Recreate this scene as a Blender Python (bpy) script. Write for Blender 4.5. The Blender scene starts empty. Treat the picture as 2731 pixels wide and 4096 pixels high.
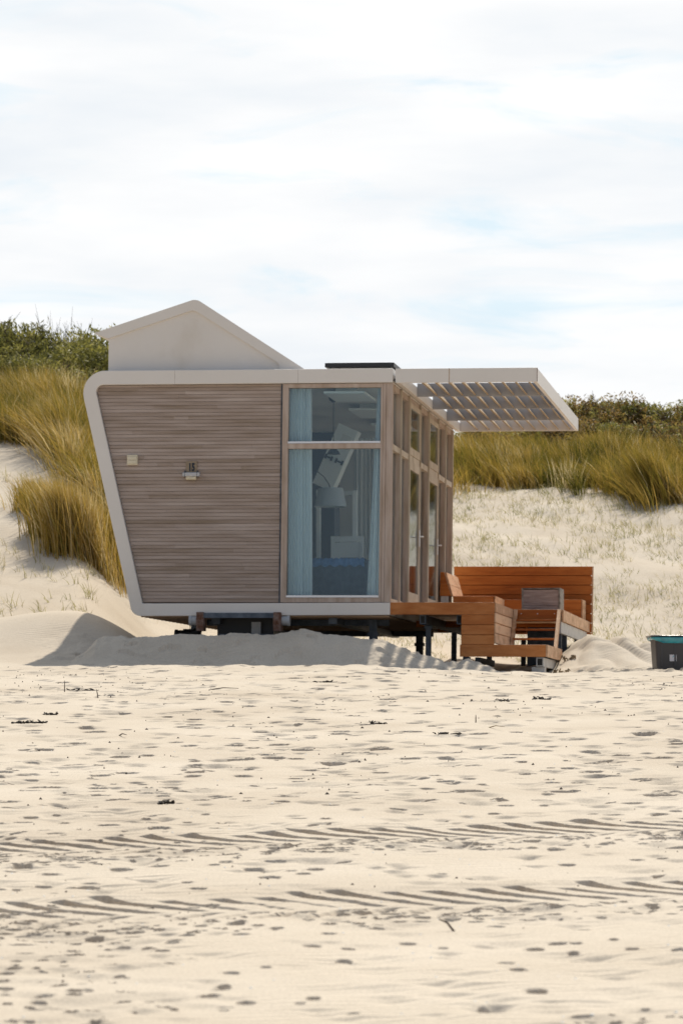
import bpy, math, random
import numpy as np
from mathutils import Vector
random.seed(7); rng = np.random.default_rng(7)
R = math.radians
sc = bpy.context.scene
COL = sc.collection

# ------------------------------------------------------------------ camera
cam = bpy.data.cameras.new('camera'); camo = bpy.data.objects.new('camera', cam); COL.objects.link(camo)
camo.location = (0, 0, 0); camo.rotation_euler = (R(90), 0, 0)
cam.sensor_fit = 'VERTICAL'; cam.sensor_height = 36; cam.lens = 122.45
cam.shift_y = 0.2186; cam.clip_start = .5; cam.clip_end = 2000
cam.dof.use_dof = True; cam.dof.focus_distance = 31; cam.dof.aperture_fstop = 6.3
sc.camera = camo
sc.render.resolution_x = 682; sc.render.resolution_y = 1024

# ------------------------------------------------------------------ light
EL, AZ = 53.0, 11.5            # the sun stands beyond the cabin, a little to the right
SKY_ROT = R(AZ)
world = bpy.data.worlds.new("World"); sc.world = world; world.use_nodes = True
nt = world.node_tree; nt.nodes.clear()
def N(t, kind, **kw):
    n = t.nodes.new(kind)
    for k, v in kw.items(): setattr(n, k, v)
    return n
def ramp(t, pts, interp='LINEAR'):
    r = N(t, 'ShaderNodeValToRGB'); r.color_ramp.interpolation = interp
    el = r.color_ramp.elements
    while len(el) > 1: el.remove(el[-1])
    el[0].position = pts[0][0]; el[0].color = pts[0][1] if len(pts[0][1]) == 4 else (*pts[0][1], 1)
    for p, c in pts[1:]:
        e = el.new(p); e.color = c if len(c) == 4 else (*c, 1)
    return r
out = N(nt, 'ShaderNodeOutputWorld'); bg = N(nt, 'ShaderNodeBackground'); bg.inputs[1].default_value = .089
sky = N(nt, 'ShaderNodeTexSky'); sky.sky_type = 'NISHITA'; sky.sun_disc = False
sky.sun_elevation = R(EL); sky.sun_rotation = SKY_ROT
tc = N(nt, 'ShaderNodeTexCoord'); mp = N(nt, 'ShaderNodeMapping'); mp.inputs['Scale'].default_value = (13, 13, 62)
mp.inputs['Rotation'].default_value = (0, R(4), 0); mp.inputs['Location'].default_value = (2.3, .4, 1.9)
n1 = N(nt, 'ShaderNodeTexNoise'); n1.inputs['Scale'].default_value = 1.0; n1.inputs['Detail'].default_value = 9
n1.inputs['Roughness'].default_value = .56; n1.inputs['Distortion'].default_value = .5
r1 = ramp(nt, [(.31, (.30,)*3), (.385, (.75,)*3), (.46, (1,)*3)])
n2 = N(nt, 'ShaderNodeTexNoise'); n2.inputs['Scale'].default_value = .7; n2.inputs['Detail'].default_value = 8
r2 = ramp(nt, [(.3, (9.0, 9.5, 10.0)), (.48, (10.2, 10.35, 10.5)), (.62, (11.0, 11.0, 11.0))])
mx = N(nt, 'ShaderNodeMix', data_type='RGBA')
sep = N(nt, 'ShaderNodeSeparateXYZ'); rb = ramp(nt, [(.45, (.0,)*3), (.88, (1,)*3)])
mr = N(nt, 'ShaderNodeMath', operation='MULTIPLY_ADD'); mr.inputs[1].default_value = .5; mr.inputs[2].default_value = .5
mm = N(nt, 'ShaderNodeMath', operation='MULTIPLY')
blue = N(nt, 'ShaderNodeMix', data_type='RGBA'); blue.inputs[7].default_value = (7.2, 9.2, 10.4, 1)
L = nt.links.new
L(tc.outputs['Generated'], mp.inputs[0]); L(mp.outputs[0], n1.inputs['Vector']); L(mp.outputs[0], n2.inputs['Vector'])
L(n1.outputs[0], r1.inputs[0]); L(n2.outputs[0], r2.inputs[0]); L(tc.outputs['Generated'], sep.inputs[0])
L(sep.outputs[1], mr.inputs[0]); L(mr.outputs[0], rb.inputs[0]); L(r1.outputs[0], mm.inputs[0]); L(rb.outputs[0], mm.inputs[1])
L(rb.outputs[0], blue.inputs[0]); base_ = N(nt, 'ShaderNodeMix', data_type='RGBA'); base_.inputs[7].default_value = (4.0, 4.7, 5.9, 1); base_.inputs[0].default_value = .62
L(sky.outputs[0], base_.inputs[6]); L(base_.outputs[2], blue.inputs[6]); L(blue.outputs[2], mx.inputs[6]); L(r2.outputs[0], mx.inputs[7]); L(mm.outputs[0], mx.inputs[0])
L(mx.outputs[2], bg.inputs[0]); L(bg.outputs[0], out.inputs[0])

sun = bpy.data.lights.new('sun', 'SUN'); sun.energy = 4.45; sun.angle = R(.7); sun.color = (1, .93, .80)
suno = bpy.data.objects.new('sun', sun); COL.objects.link(suno); suno.location = (4, 30, 40)
# a sun lamp shines along its local -Z
d = Vector((-math.sin(R(AZ))*math.cos(R(EL)), -math.cos(R(AZ))*math.cos(R(EL)), -math.sin(R(EL))))
suno.rotation_euler = d.to_track_quat('-Z', 'Y').to_euler()
vs = sc.view_settings; vs.view_transform = 'Standard'; vs.look = 'None'; vs.exposure = 0.08; vs.gamma = 1; vs.use_curve_mapping = False
sc.render.engine = 'CYCLES'; sc.cycles.max_bounces = 10; sc.cycles.transparent_max_bounces = 16

# ------------------------------------------------------------------ helpers
def tag(o, label=None, cat=None, group=None, kind=None):
    if label: o['label'] = label
    if cat: o['category'] = cat
    if group: o['group'] = group
    if kind: o['kind'] = kind
    return o
def empty(name, loc, rz=0, label=None, cat=None, group=None):
    o = bpy.data.objects.new(name, None); COL.objects.link(o); o.location = loc; o.rotation_euler = (0, 0, rz)
    o.empty_display_size = .2
    return tag(o, label, cat, group)
class MB:
    """collects shapes for one mesh"""
    def __init__(s): s.v = []; s.f = []; s.r = []; s.cur = .5
    def add(s, vs_, fs_, rnd=None):
        b = len(s.v); s.v += [tuple(p) for p in vs_]; s.f += [tuple(i+b for i in f) for f in fs_]
        s.r += [s.cur if rnd is None else rnd]*len(vs_); return s
    def box(s, a0, a1, b0, b1, c0, c1, rnd=None):
        return s.add([(a0,b0,c0),(a1,b0,c0),(a1,b1,c0),(a0,b1,c0),(a0,b0,c1),(a1,b0,c1),(a1,b1,c1),(a0,b1,c1)],
              [(0,3,2,1),(4,5,6,7),(0,1,5,4),(1,2,6,5),(2,3,7,6),(3,0,4,7)], rnd)
    def prism(s, poly, v0, v1, rnd=None):       # poly in (u,z), extruded along v
        n = len(poly); return s.add([(p[0], v0, p[1]) for p in poly]+[(p[0], v1, p[1]) for p in poly],
              [tuple(range(n)), tuple(range(2*n-1, n-1, -1))]+[(i, i+n, (i+1)%n+n, (i+1)%n) for i in range(n)], rnd)
    def hull(s, bottom, top, rnd=None):         # two loops of the same count
        n = len(bottom); return s.add(list(bottom)+list(top), [tuple(range(n-1,-1,-1)), tuple(range(n,2*n))]+[(i,(i+1)%n,(i+1)%n+n,i+n) for i in range(n)], rnd)
    def tube(s, pts, rad, seg=8, cap=True, rnd=None):
        pts = [Vector(p) for p in pts]; n = len(pts)
        rad = rad if isinstance(rad, (list, tuple)) else [rad]*n
        vs_, fs_ = [], []
        up = None
        for i, p in enumerate(pts):
            t = (pts[min(i+1,n-1)]-pts[max(i-1,0)]).normalized()
            a = up if up is not None else (Vector((0,0,1)) if abs(t.z) < .9 else Vector((1,0,0)))
            x = a.cross(t).normalized(); y = t.cross(x).normalized(); up = y
            for k in range(seg):
                an = 2*math.pi*k/seg; vs_.append(p + (x*math.cos(an)+y*math.sin(an))*rad[i])
        for i in range(n-1):
            for k in range(seg): fs_.append((i*seg+k, i*seg+(k+1)%seg, (i+1)*seg+(k+1)%seg, (i+1)*seg+k))
        if cap: fs_ += [tuple(range(seg-1,-1,-1)), tuple(range((n-1)*seg, n*seg))]
        return s.add(vs_, fs_, rnd)
    def build(s, name, mat, parent=None, shear=None, zb=0, bevel=0, smooth=False, world_=None):
        V = s.v
        if shear: V = [shear(*p) for p in V]
        V = [(p[0], p[1], p[2]-zb) for p in V]
        c = Vector((0,0,0))
        me = bpy.data.meshes.new(name); me.from_pydata(V, [], s.f); me.update()
        at = me.attributes.new('rnd', 'FLOAT', 'POINT'); at.data.foreach_set('value', s.r)
        if smooth: me.polygons.foreach_set('use_smooth', [True]*len(me.polygons))
        me.materials.append(mat)
        o = bpy.data.objects.new(name, me); COL.objects.link(o)
        if parent: o.parent = parent
        if bevel:
            m = o.modifiers.new('bevel', 'BEVEL'); m.width = bevel; m.segments = 2; m.limit_method = 'ANGLE'
        return o
def quick_mesh(name, V, F, mat, rnd=None, smooth=False, parent=None):
    """numpy mesh: V (n,3), F (m,k)"""
    me = bpy.data.meshes.new(name); n = len(V); m, k = F.shape
    me.vertices.add(n); me.vertices.foreach_set('co', np.ascontiguousarray(V, dtype=np.float32).ravel())
    me.loops.add(m*k); me.loops.foreach_set('vertex_index', F.astype(np.int32).ravel())
    me.polygons.add(m); me.polygons.foreach_set('loop_start', np.arange(0, m*k, k, dtype=np.int32))
    if smooth: me.polygons.foreach_set('use_smooth', np.ones(m, bool))
    me.update(calc_edges=True)
    if rnd is not None:
        at = me.attributes.new('rnd', 'FLOAT', 'POINT'); at.data.foreach_set('value', np.asarray(rnd, np.float32))
    me.materials.append(mat)
    o = bpy.data.objects.new(name, me); COL.objects.link(o)
    if parent: o.parent = parent
    return o
def smoothstep(a, b, x):
    t = np.clip((x-a)/(b-a), 0, 1); return t*t*(3-2*t)
_P = rng.random((256, 256))
def vnoise(x, y):
    xi = np.floor(x).astype(int); yi = np.floor(y).astype(int); fx = x-xi; fy = y-yi
    fx = fx*fx*(3-2*fx); fy = fy*fy*(3-2*fy); a = xi & 255; b = yi & 255; a1 = (xi+1) & 255; b1 = (yi+1) & 255
    return (_P[a,b]*(1-fx)+_P[a1,b]*fx)*(1-fy)+(_P[a,b1]*(1-fx)+_P[a1,b1]*fx)*fy
def fbm(x, y, o=4):
    s = 0; a = .5
    for i in range(o): s = s+a*vnoise(x*2**i+17*i, y*2**i+31*i); a *= .5
    return s-.5*(1-.5**o)

# ------------------------------------------------------------------ materials
def mat(name, base, rough=.7, metal=0, spec=.5):
    m = bpy.data.materials.new(name); m.use_nodes = True; t = m.node_tree; b = t.nodes['Principled BSDF']
    b.inputs['Base Color'].default_value = (*base, 1); b.inputs['Roughness'].default_value = rough
    b.inputs['Metallic'].default_value = metal; b.inputs['Specular IOR Level'].default_value = spec
    return m, t, b
def noisy(name, c0, c1, scale=(3,3,3), rough=.7, detail=6, metal=0, bump=0, bscale=None, rndmix=0, spec=.4, lo=.35, hi=.65, cr=None):
    m, t, b = mat(name, c0, rough, metal, spec); l = t.links.new
    tc = N(t, 'ShaderNodeTexCoord'); mp = N(t, 'ShaderNodeMapping'); mp.inputs['Scale'].default_value = scale
    n = N(t, 'ShaderNodeTexNoise'); n.inputs['Scale'].default_value = 1; n.inputs['Detail'].default_value = detail; n.inputs['Roughness'].default_value = .6
    l(tc.outputs['Object'], mp.inputs[0]); l(mp.outputs[0], n.inputs['Vector'])
    src = n.outputs[0]
    if rndmix:
        at = N(t, 'ShaderNodeAttribute'); at.attribute_name = 'rnd'
        mm = N(t, 'ShaderNodeMath', operation='MULTIPLY_ADD'); mm.inputs[1].default_value = rndmix; l(at.outputs['Fac'], mm.inputs[0])
        m2 = N(t, 'ShaderNodeMath', operation='SUBTRACT'); m2.inputs[1].default_value = rndmix/2; l(n.outputs[0], m2.inputs[0]); l(m2.outputs[0], mm.inputs[2]); src = mm.outputs[0]
    rp = ramp(t, cr or [(lo, c0), (hi, c1)]); l(src, rp.inputs[0]); l(rp.outputs[0], b.inputs['Base Color'])
    if bump:
        mp2 = N(t, 'ShaderNodeMapping'); mp2.inputs['Scale'].default_value = bscale or scale; l(tc.outputs['Object'], mp2.inputs[0])
        n2 = N(t, 'ShaderNodeTexNoise'); n2.inputs['Scale'].default_value = 1; n2.inputs['Detail'].default_value = 5; l(mp2.outputs[0], n2.inputs['Vector'])
        bp = N(t, 'ShaderNodeBump'); bp.inputs['Strength'].default_value = bump; bp.inputs['Distance'].default_value = .02
        l(n2.outputs[0], bp.inputs['Height']); l(bp.outputs[0], b.inputs['Normal'])
    return m
M = {}
M['white'] = noisy('painted_white', (.63,.575,.54), (.52,.46,.425), (1.3,1.3,.9), .42, 7, bump=.02, bscale=(40,40,40), cr=[(.22,(.63,.57,.50)),(.40,(.695,.645,.59)),(.75,(.725,.68,.635))])
M['clad'] = noisy('weathered_cladding', (.20,.14,.12), (.34,.26,.235), (1.2,3,14), .85, 8, bump=.25, bscale=(5,5,90), rndmix=.24,
                  cr=[(.22,(.25,.185,.13)),(.42,(.345,.265,.215)),(.58,(.405,.32,.27)),(.8,(.51,.42,.365))])
M['frame'] = noisy('grey_brown_frame_timber', (.24,.17,.13), (.40,.31,.26), (9,9,1.2), .75, 7, bump=.12, bscale=(60,60,6), cr=[(.3,(.33,.24,.175)),(.5,(.45,.35,.285)),(.72,(.54,.45,.39))])
M['pale'] = noisy('pale_timber', (.42,.34,.25), (.60,.52,.42), (6,3,1.5), .7, 6)
M['hard'] = noisy('oiled_hardwood', (.27,.08,.022), (.43,.15,.045), (2,2,16), .6, 6, rndmix=.5, spec=.2, cr=[(.2,(.26,.07,.013)),(.5,(.41,.127,.026)),(.85,(.52,.19,.048))])
def ribbed(name, src_cols, axis='Z', scale=420):
    m = noisy(name, *src_cols, (3,3,12), .62, 6, rndmix=.4, spec=.2); t = m.node_tree; b = t.nodes['Principled BSDF']
    tc = N(t, 'ShaderNodeTexCoord'); w = N(t, 'ShaderNodeTexWave'); w.bands_direction = axis; w.inputs['Scale'].default_value = scale/20; w.inputs['Distortion'].default_value = .3
    bp = N(t, 'ShaderNodeBump'); bp.inputs['Strength'].default_value = .55; bp.inputs['Distance'].default_value = .01
    t.links.new(tc.outputs['Object'], w.inputs['Vector']); t.links.new(w.outputs['Fac'], bp.inputs['Height']); t.links.new(bp.outputs[0], b.inputs['Normal'])
    return m
M['rib'] = ribbed('ribbed_hardwood', ((.45,.15,.042), (.60,.24,.08)))
M['rib_sunlit'] = ribbed('sunlit_ribbed_hardwood', ((.46,.25,.13), (.72,.46,.28)))  # paler copy of ribbed_hardwood with the sunlight painted into its colour
M['oldwood'] = noisy('weathered_box_wood', (.24,.17,.15), (.42,.32,.29), (3,3,22), .85, 8, bump=.2)
M['oldedge'] = noisy('weathered_box_edge', (.10,.085,.07), (.36,.32,.28), (14,14,14), .85, 6)
M['steel'] = noisy('dark_galvanised_steel', (.05,.065,.085), (.12,.14,.17), (6,6,6), .5, 5, metal=.4)
M['galv'] = noisy('galvanised_plate', (.36,.36,.36), (.52,.51,.50), (7,7,7), .5, 5, metal=.3)
M['rust'] = noisy('rusty_steel', (.12,.045,.02), (.24,.17,.14), (14,14,14), .85, 7, bump=.3, bscale=(50,50,50))
M['under'] = noisy('underside_sheet', (.20,.13,.08), (.34,.23,.15), (1,30,1), .8, 4)
M['black'] = mat('black_plastic', (.015,.015,.017), .45)[0]
M['greyp'] = mat('grey_pipe_plastic', (.42,.42,.42), .5)[0]
M['gap'] = mat('shadow_gap_batten', (.22,.16,.12), .9)[0]
M['dark'] = mat('painted_hollow_shade', (.02,.018,.016), .9)[0]  # near-black colour painting the shade inside hollow beam ends
M['cream'] = noisy('cream_plastic', (.62,.55,.40), (.70,.62,.47), (8,8,8), .5, 3)
M['beige'] = noisy('beige_plate', (.24,.18,.12), (.30,.23,.16), (20,20,20), .6, 4)
M['slat'] = noisy('tan_louvre', (.24,.16,.08), (.38,.27,.15), (2,2,2), .6, 4)
M['beam'] = noisy('shade_greyed_beam', (.34,.33,.33), (.42,.41,.41), (3,3,3), .45, 4)  # white beams greyed in the colour to imitate shade under the louvres
M['alu'] = mat('silver_aluminium', (.70,.70,.72), .35, .6)[0]
M['navy'] = mat('dark_number_paint', (.01,.018,.03), .6)[0]
M['lampgrey'] = mat('light_grey_lamp_housing', (.48,.47,.47), .5)[0]
M['diff'] = mat('cream_lamp_diffuser', (.66,.58,.42), .4)[0]
M['room'] = noisy('room_lining', (.66,.66,.64), (.72,.71,.69), (1,1,1), .7, 3)
M['roomdark'] = mat('dark_wardrobe', (.045,.055,.075), .6)[0]
M['floor'] = noisy('room_floor', (.24,.19,.15), (.32,.26,.21), (2,2,2), .5, 4)
M['gwhite'] = mat('white_furniture_paint', (.8,.8,.78), .5)[0]
M['shade'] = mat('grey_lamp_shade', (.42,.43,.44), .8)[0]
M['sofa'] = noisy('dark_blue_grey_upholstery', (.05,.065,.09), (.08,.10,.13), (9,9,9), .9, 4)
M['cush'] = mat('dark_cushion', (.045,.05,.06), .9)[0]
M['throw'] = noisy('blue_throw', (.05,.12,.25), (.12,.22,.40), (14,14,14), .95, 4)
m, t, b = mat('sheer_curtain', (.86,.88,.88), .85); tr = N(t, 'ShaderNodeBsdfTranslucent'); tr.inputs[0].default_value = (.85,.88,.88,1)
ms = N(t, 'ShaderNodeMixShader'); ms.inputs[0].default_value = .15; o_ = t.nodes['Material Output']
t.links.new(b.outputs[0], ms.inputs[1]); t.links.new(tr.outputs[0], ms.inputs[2]); t.links.new(ms.outputs[0], o_.inputs[0]); M['curtain'] = m
def glass(name, tint, refl=1.0, base=.02):
    m = bpy.data.materials.new(name); m.use_nodes = True; t = m.node_tree; t.nodes.clear(); l = t.links.new
    o = N(t, 'ShaderNodeOutputMaterial'); a = N(t, 'ShaderNodeBsdfTransparent'); a.inputs[0].default_value = (*tint, 1)
    g = N(t, 'ShaderNodeBsdfGlossy'); g.inputs['Roughness'].default_value = .02; g.inputs[0].default_value = (.86,.93,1,1)
    f = N(t, 'ShaderNodeFresnel'); f.inputs[0].default_value = 1.5
    mu = N(t, 'ShaderNodeMath', operation='MULTIPLY_ADD'); mu.inputs[1].default_value = refl; mu.inputs[2].default_value = base; mu.use_clamp = True
    x = N(t, 'ShaderNodeMixShader'); l(f.outputs[0], mu.inputs[0]); l(mu.outputs[0], x.inputs[0]); l(a.outputs[0], x.inputs[1]); l(g.outputs[0], x.inputs[2]); l(x.outputs[0], o.inputs[0])
    return m
M['glass'] = glass('blue_tinted_glass', (.90,.975,1.0), .95, .010)
M['glassb'] = glass('clear_glass', (.96,.975,.975), .6, .0)
# sand: colour, grain, small wind ripples
def sand():
    m, t, b = mat('beach_sand', (.6,.5,.38), .95, 0, .15); l = t.links.new
    g = N(t, 'ShaderNodeNewGeometry')
    n = N(t, 'ShaderNodeTexNoise'); n.inputs['Scale'].default_value = .55; n.inputs['Detail'].default_value = 10; n.inputs['Roughness'].default_value = .62
    l(g.outputs['Position'], n.inputs['Vector'])
    r = ramp(t, [(.30, (.475,.40,.315)), (.50, (.54,.465,.375)), (.70, (.585,.51,.42))]); l(n.outputs[0], r.inputs[0])
    n2 = N(t, 'ShaderNodeTexNoise'); n2.inputs['Scale'].default_value = 90; n2.inputs['Detail'].default_value = 3; l(g.outputs['Position'], n2.inputs['Vector'])
    r2 = ramp(t, [(.30, (.80,)*3), (.5, (1,)*3), (.72, (1.08,)*3)]); l(n2.outputs[0], r2.inputs[0])
    mx = N(t, 'ShaderNodeMix', data_type='RGBA'); mx.blend_type = 'MULTIPLY'; mx.inputs[0].default_value = 1; l(r.outputs[0], mx.inputs[6]); l(r2.outputs[0], mx.inputs[7])
    l(mx.outputs[2], b.inputs['Base Color'])
    mp = N(t, 'ShaderNodeMapping'); mp.inputs['Rotation'].default_value = (0, 0, R(-14)); mp.inputs['Scale'].default_value = (1, 1, 1); l(g.outputs['Position'], mp.inputs[0])
    w = N(t, 'ShaderNodeTexWave'); w.bands_direction = 'Y'; w.inputs['Scale'].default_value = 3.2; w.inputs['Distortion'].default_value = 5; w.inputs['Detail'].default_value = 3; w.inputs['Detail Scale'].default_value = 1.2
    l(mp.outputs[0], w.inputs['Vector'])
    nm = N(t, 'ShaderNodeTexNoise'); nm.inputs['Scale'].default_value = .8; l(g.outputs['Position'], nm.inputs['Vector'])
    rm = ramp(t, [(.38, (0,0,0)), (.62, (1,1,1))]); l(nm.outputs[0], rm.inputs[0])
    mu = N(t, 'ShaderNodeMath', operation='MULTIPLY'); l(w.outputs['Fac'], mu.inputs[0]); l(rm.outputs[0], mu.inputs[1])
    bp = N(t, 'ShaderNodeBump'); bp.inputs['Strength'].default_value = .6; bp.inputs['Distance'].default_value = .010; l(mu.outputs[0], bp.inputs['Height']); w.inputs['Distortion'].default_value = 9; w.inputs['Scale'].default_value = 4.1; w.inputs['Detail Scale'].default_value = .6
    n3 = N(t, 'ShaderNodeTexNoise'); n3.inputs['Scale'].default_value = 16; n3.inputs['Detail'].default_value = 6; n3.inputs['Roughness'].default_value = .65; l(g.outputs['Position'], n3.inputs['Vector'])
    b2 = N(t, 'ShaderNodeBump'); b2.inputs['Strength'].default_value = .22; b2.inputs['Distance'].default_value = .02; l(n3.outputs[0], b2.inputs['Height']); l(bp.outputs[0], b2.inputs['Normal'])
    l(b2.outputs[0], b.inputs['Normal'])
    return m
M['sand'] = sand()
def leafy(name, stops, trans=.4, rough=.6, tcol=1.15):
    m, t, b = mat(name, stops[0][1], rough, 0, .3); l = t.links.new
    at = N(t, 'ShaderNodeAttribute'); at.attribute_name = 'rnd'; r = ramp(t, stops); l(at.outputs['Fac'], r.inputs[0]); l(r.outputs[0], b.inputs['Base Color'])
    tr = N(t, 'ShaderNodeBsdfTranslucent'); l(r.outputs[0], tr.inputs[0])
    x = N(t, 'ShaderNodeMixShader'); x.inputs[0].default_value = trans; l(b.outputs[0], x.inputs[1]); l(tr.outputs[0], x.inputs[2]); l(x.outputs[0], t.nodes['Material Output'].inputs[0])
    return m
M['marram'] = leafy('marram_blades', [(0,(.06,.065,.012)),(.32,(.17,.15,.024)),(.58,(.34,.235,.04)),(.82,(.50,.33,.08)),(1,(.66,.54,.30))], .5)
M['sprout'] = leafy('dry_sprouts', [(0,(.16,.17,.05)),(.5,(.32,.29,.12)),(1,(.50,.43,.27))], .5)
M['leafL'] = leafy('buckthorn_leaf_green', [(0,(.055,.055,.02)),(.4,(.17,.165,.04)),(.75,(.32,.29,.075)),(1,(.46,.41,.16))], .45)
M['leafR'] = leafy('buckthorn_leaf_brown', [(0,(.09,.06,.025)),(.45,(.27,.17,.055)),(.75,(.34,.27,.07)),(1,(.44,.42,.13))], .5)
M['twig'] = noisy('brown_twig', (.06,.04,.03), (.12,.09,.07), (8,8,8), .9, 4)
M['weed'] = noisy('dried_seaweed', (.012,.010,.008), (.05,.035,.025), (30,30,30), .8, 4)
M['straw'] = noisy('dry_straw', (.16,.11,.06), (.36,.27,.16), (30,30,30), .9, 4)
M['stone'] = noisy('dark_pebble', (.05,.04,.035), (.13,.09,.07), (20,20,20), .8, 4)

# ------------------------------------------------------------------ terrain
def sm_interp(y, ys, zs):
    s = 0
    for o, w in ((-1.2,.15),(-.6,.22),(0,.26),(.6,.22),(1.2,.15)): s = s+w*np.interp(y+o, ys, zs)
    return s
MXP = np.array([60,150,175,230,400,640,700,760,860,940,1010,1045,1070,1105,1140,1180,1270,1330])
MX = (MXP-784)/8000*47.2
MZ = np.array([.80,.84,.98,1.30,1.325,1.345,1.45,1.375,1.30,1.15,1.07,1.02,1.08,1.03,.93,.90,.84,.8])
def H(x, y):
    x = np.asarray(x, float); y = np.asarray(y, float)
    fg = np.maximum(-1.6+.0565*y, -2.4)
    az = x/np.maximum(y, 8)
    Lz = sm_interp(y, [44.2,45.2,47,50,52,56,61,69,75,82,100,140], [.89,.86,1.05,1.42,1.69,2.73,4.45,6.6,7.6,8.1,8.0,7])
    Cz = sm_interp(y, [44.2,45.2,47,50,53,56,58,62,68,78,95,140], [.89,.82,.84,.92,1.0,1.2,1.74,3.0,4.6,6.0,6.2,6])
    Rz = sm_interp(y, [44.2,45.2,48,52,55,57.5,60,63,71,75,80,86,95,140], [.89,.84,.90,.98,1.10,1.42,1.98,2.95,4.95,5.8,6.6,7.1,7.2,6])
    az = az+.006*(fbm(y*.12, x*0+3, 2))
    wl = 1-smoothstep(-.078, -.045, az); wr = smoothstep(-.01, .045, az)
    back = Lz*wl+Rz*wr*(1-wl)+Cz*(1-wl)*(1-wr)
    # undulations grow on the dunes
    g = smoothstep(50, 60, y)
    back = back+g*(1.1*fbm(x*.16+5, y*.13)+.25*fbm(x*.7, y*.5+9, 3))
    # smooth drift beside the cabin on the left
    back = back+.42*np.exp(-((x+3.9)/1.7)**2-((y-49.4)/1.3)**2)
    # drift by the end of the deck on the right
    sx_ = np.where(x < 3.6, .50, 1.9); sy_ = np.where(y < 50, 1.35, 6.0)
    back = back+(.42+.22*fbm(x*1.3, y*1.1, 4))*np.exp(-np.abs((x-3.6)/sx_)**1.5-np.abs((y-50.3)/sy_)**1.5)
    # wind-blown ridges on the drift on the right
    rr = smoothstep(2.9, 3.6, x)*(1-smoothstep(54, 60, y))*smoothstep(44.5, 46.5, y)
    back = back+rr*.085*np.abs(np.sin((x*.75+y*.5)*4.6+13*fbm(x*.8, y*.5, 3)))*(.4+1.2*(fbm(x*2,y*1.2+4,2)+.5))
    # mound in front of the cabin
    zc = np.interp(x, MX, MZ, left=.0, right=.0)
    zc = zc+.09*fbm(x*3.5, x*0+2, 5)
    f = np.where(y < 47.2, np.exp(-((y-47.2)/1.15)**4), np.exp(-((y-47.2)/1.2)**2))
    wm = smoothstep(-4.3, -3.75, x)*(1-smoothstep(3.0, 3.25, x))
    base = back
    rough = .11*fbm(x*1.7, y*1.7+40, 5)+(.07+.10*smoothstep(0, 1.0, x))*fbm(x*6, y*6, 5)
    mound = np.maximum(zc-base, 0)*f*wm+rough*f*wm
    back = base+mound
    k = smoothstep(44.0, 44.5, y+.25*fbm(x*.5, x*0, 3)+.1*fbm(x*3, x*0+7, 3))
    z = fg*(1-k)+back*k
    z = z+smoothstep(41.5, 43.8, y)*(1-smoothstep(44.3, 45.5, y))*(.055*fbm(x*4.5, y*1.5, 3)+.05*fbm(x*1.3, y*.6+60, 2))
    z = z-.085*smoothstep(-.3, 2.6, x)*smoothstep(36, 43.5, y)*(1-smoothstep(47.5, 52, y))
    near = 1-smoothstep(44, 46, y)
    z = z+near*smoothstep(2,9,y)*(.05*fbm(x*.8, y*.4, 3)+.008*fbm(x*3.3, y*2.2, 3))
    return z
ys = [-80, -40, -15, -4, 2, 6, 8, 9.2]
y = 10.0
while y < 44.5: ys.append(y); y += .0062+.010*smoothstep(15, 38, y)
while y < 60: ys.append(y); y += .045
while y < 85: ys.append(y); y += .12
while y < 130: ys.append(y); y += .8
ys = np.array(ys)
ac = np.concatenate([-np.geomspace(3, .118, 45)[:-1], np.arange(-.118, .1181, .00040), np.geomspace(.118, 3, 45)[1:]])
YY, AA = np.meshgrid(ys, ac, indexing='ij')
XX = AA*np.maximum(YY, 8)
ZZ = H(XX, YY)
# tractor tracks: two bands of lug marks
fgm = YY < 22
def track(c, sl, ph, amp):
    global ZZ
    r0, r1 = np.searchsorted(ys, c-3.2), np.searchsorted(ys, c+3.2)
    x = XX[r0:r1]; y = YY[r0:r1]; wob = .10*fbm(x*.7, x*0+ph, 2)
    t = y-(c+sl*x)-wob
    jit = .09*fbm(x*2.5+ph, y*2.5, 2)+.035*fbm(x*9+ph, y*9, 3)
    w = .20
    q = (x+t*.72+jit)/w
    fr = q-np.floor(q); idn = np.floor(q)
    hsh = np.modf(np.abs(np.sin(idn*12.9898+ph)*43758.5453))[0]
    tr = smoothstep(.05, .50, fr)*(1-smoothstep(.55, .585, fr))
    up = smoothstep(-.22, -.05, t)*(1-smoothstep(.30+.16*hsh, .325+.16*hsh, t))
    q2 = (x-t*.7+jit+.05)/w; fr2 = q2-np.floor(q2); h2 = np.modf(np.abs(np.sin(np.floor(q2)*7.77+ph)*1758.53))[0]
    tr2 = smoothstep(.1, .4, fr2)*(1-smoothstep(.55, .75, fr2))
    lo = smoothstep(-.52-.1*h2, -.36, t)*(1-smoothstep(-.26, -.235, t))
    band = np.exp(-(t/.42)**4)
    mod = np.clip(.3+1.6*np.clip(fbm(x*1.6+ph, y*1.1, 4)+.5, 0, 1), .35, 1.5)
    prof = .23+.55*smoothstep(.14, .36, t)
    dz = -amp*(tr*up*prof*(.6+.7*hsh)+.45*tr2*lo*h2*1.3)*mod-.008*band+.02*np.exp(-((t-.5)/.1)**2)*vnoise(x*9, y*9)
    dz += band*.010*fbm(x*9, y*9, 3)
    ZZ[r0:r1] += dz
track(18.75, .40, 1.3, .075)
track(15.45, .37, 4.1, .065)
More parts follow.
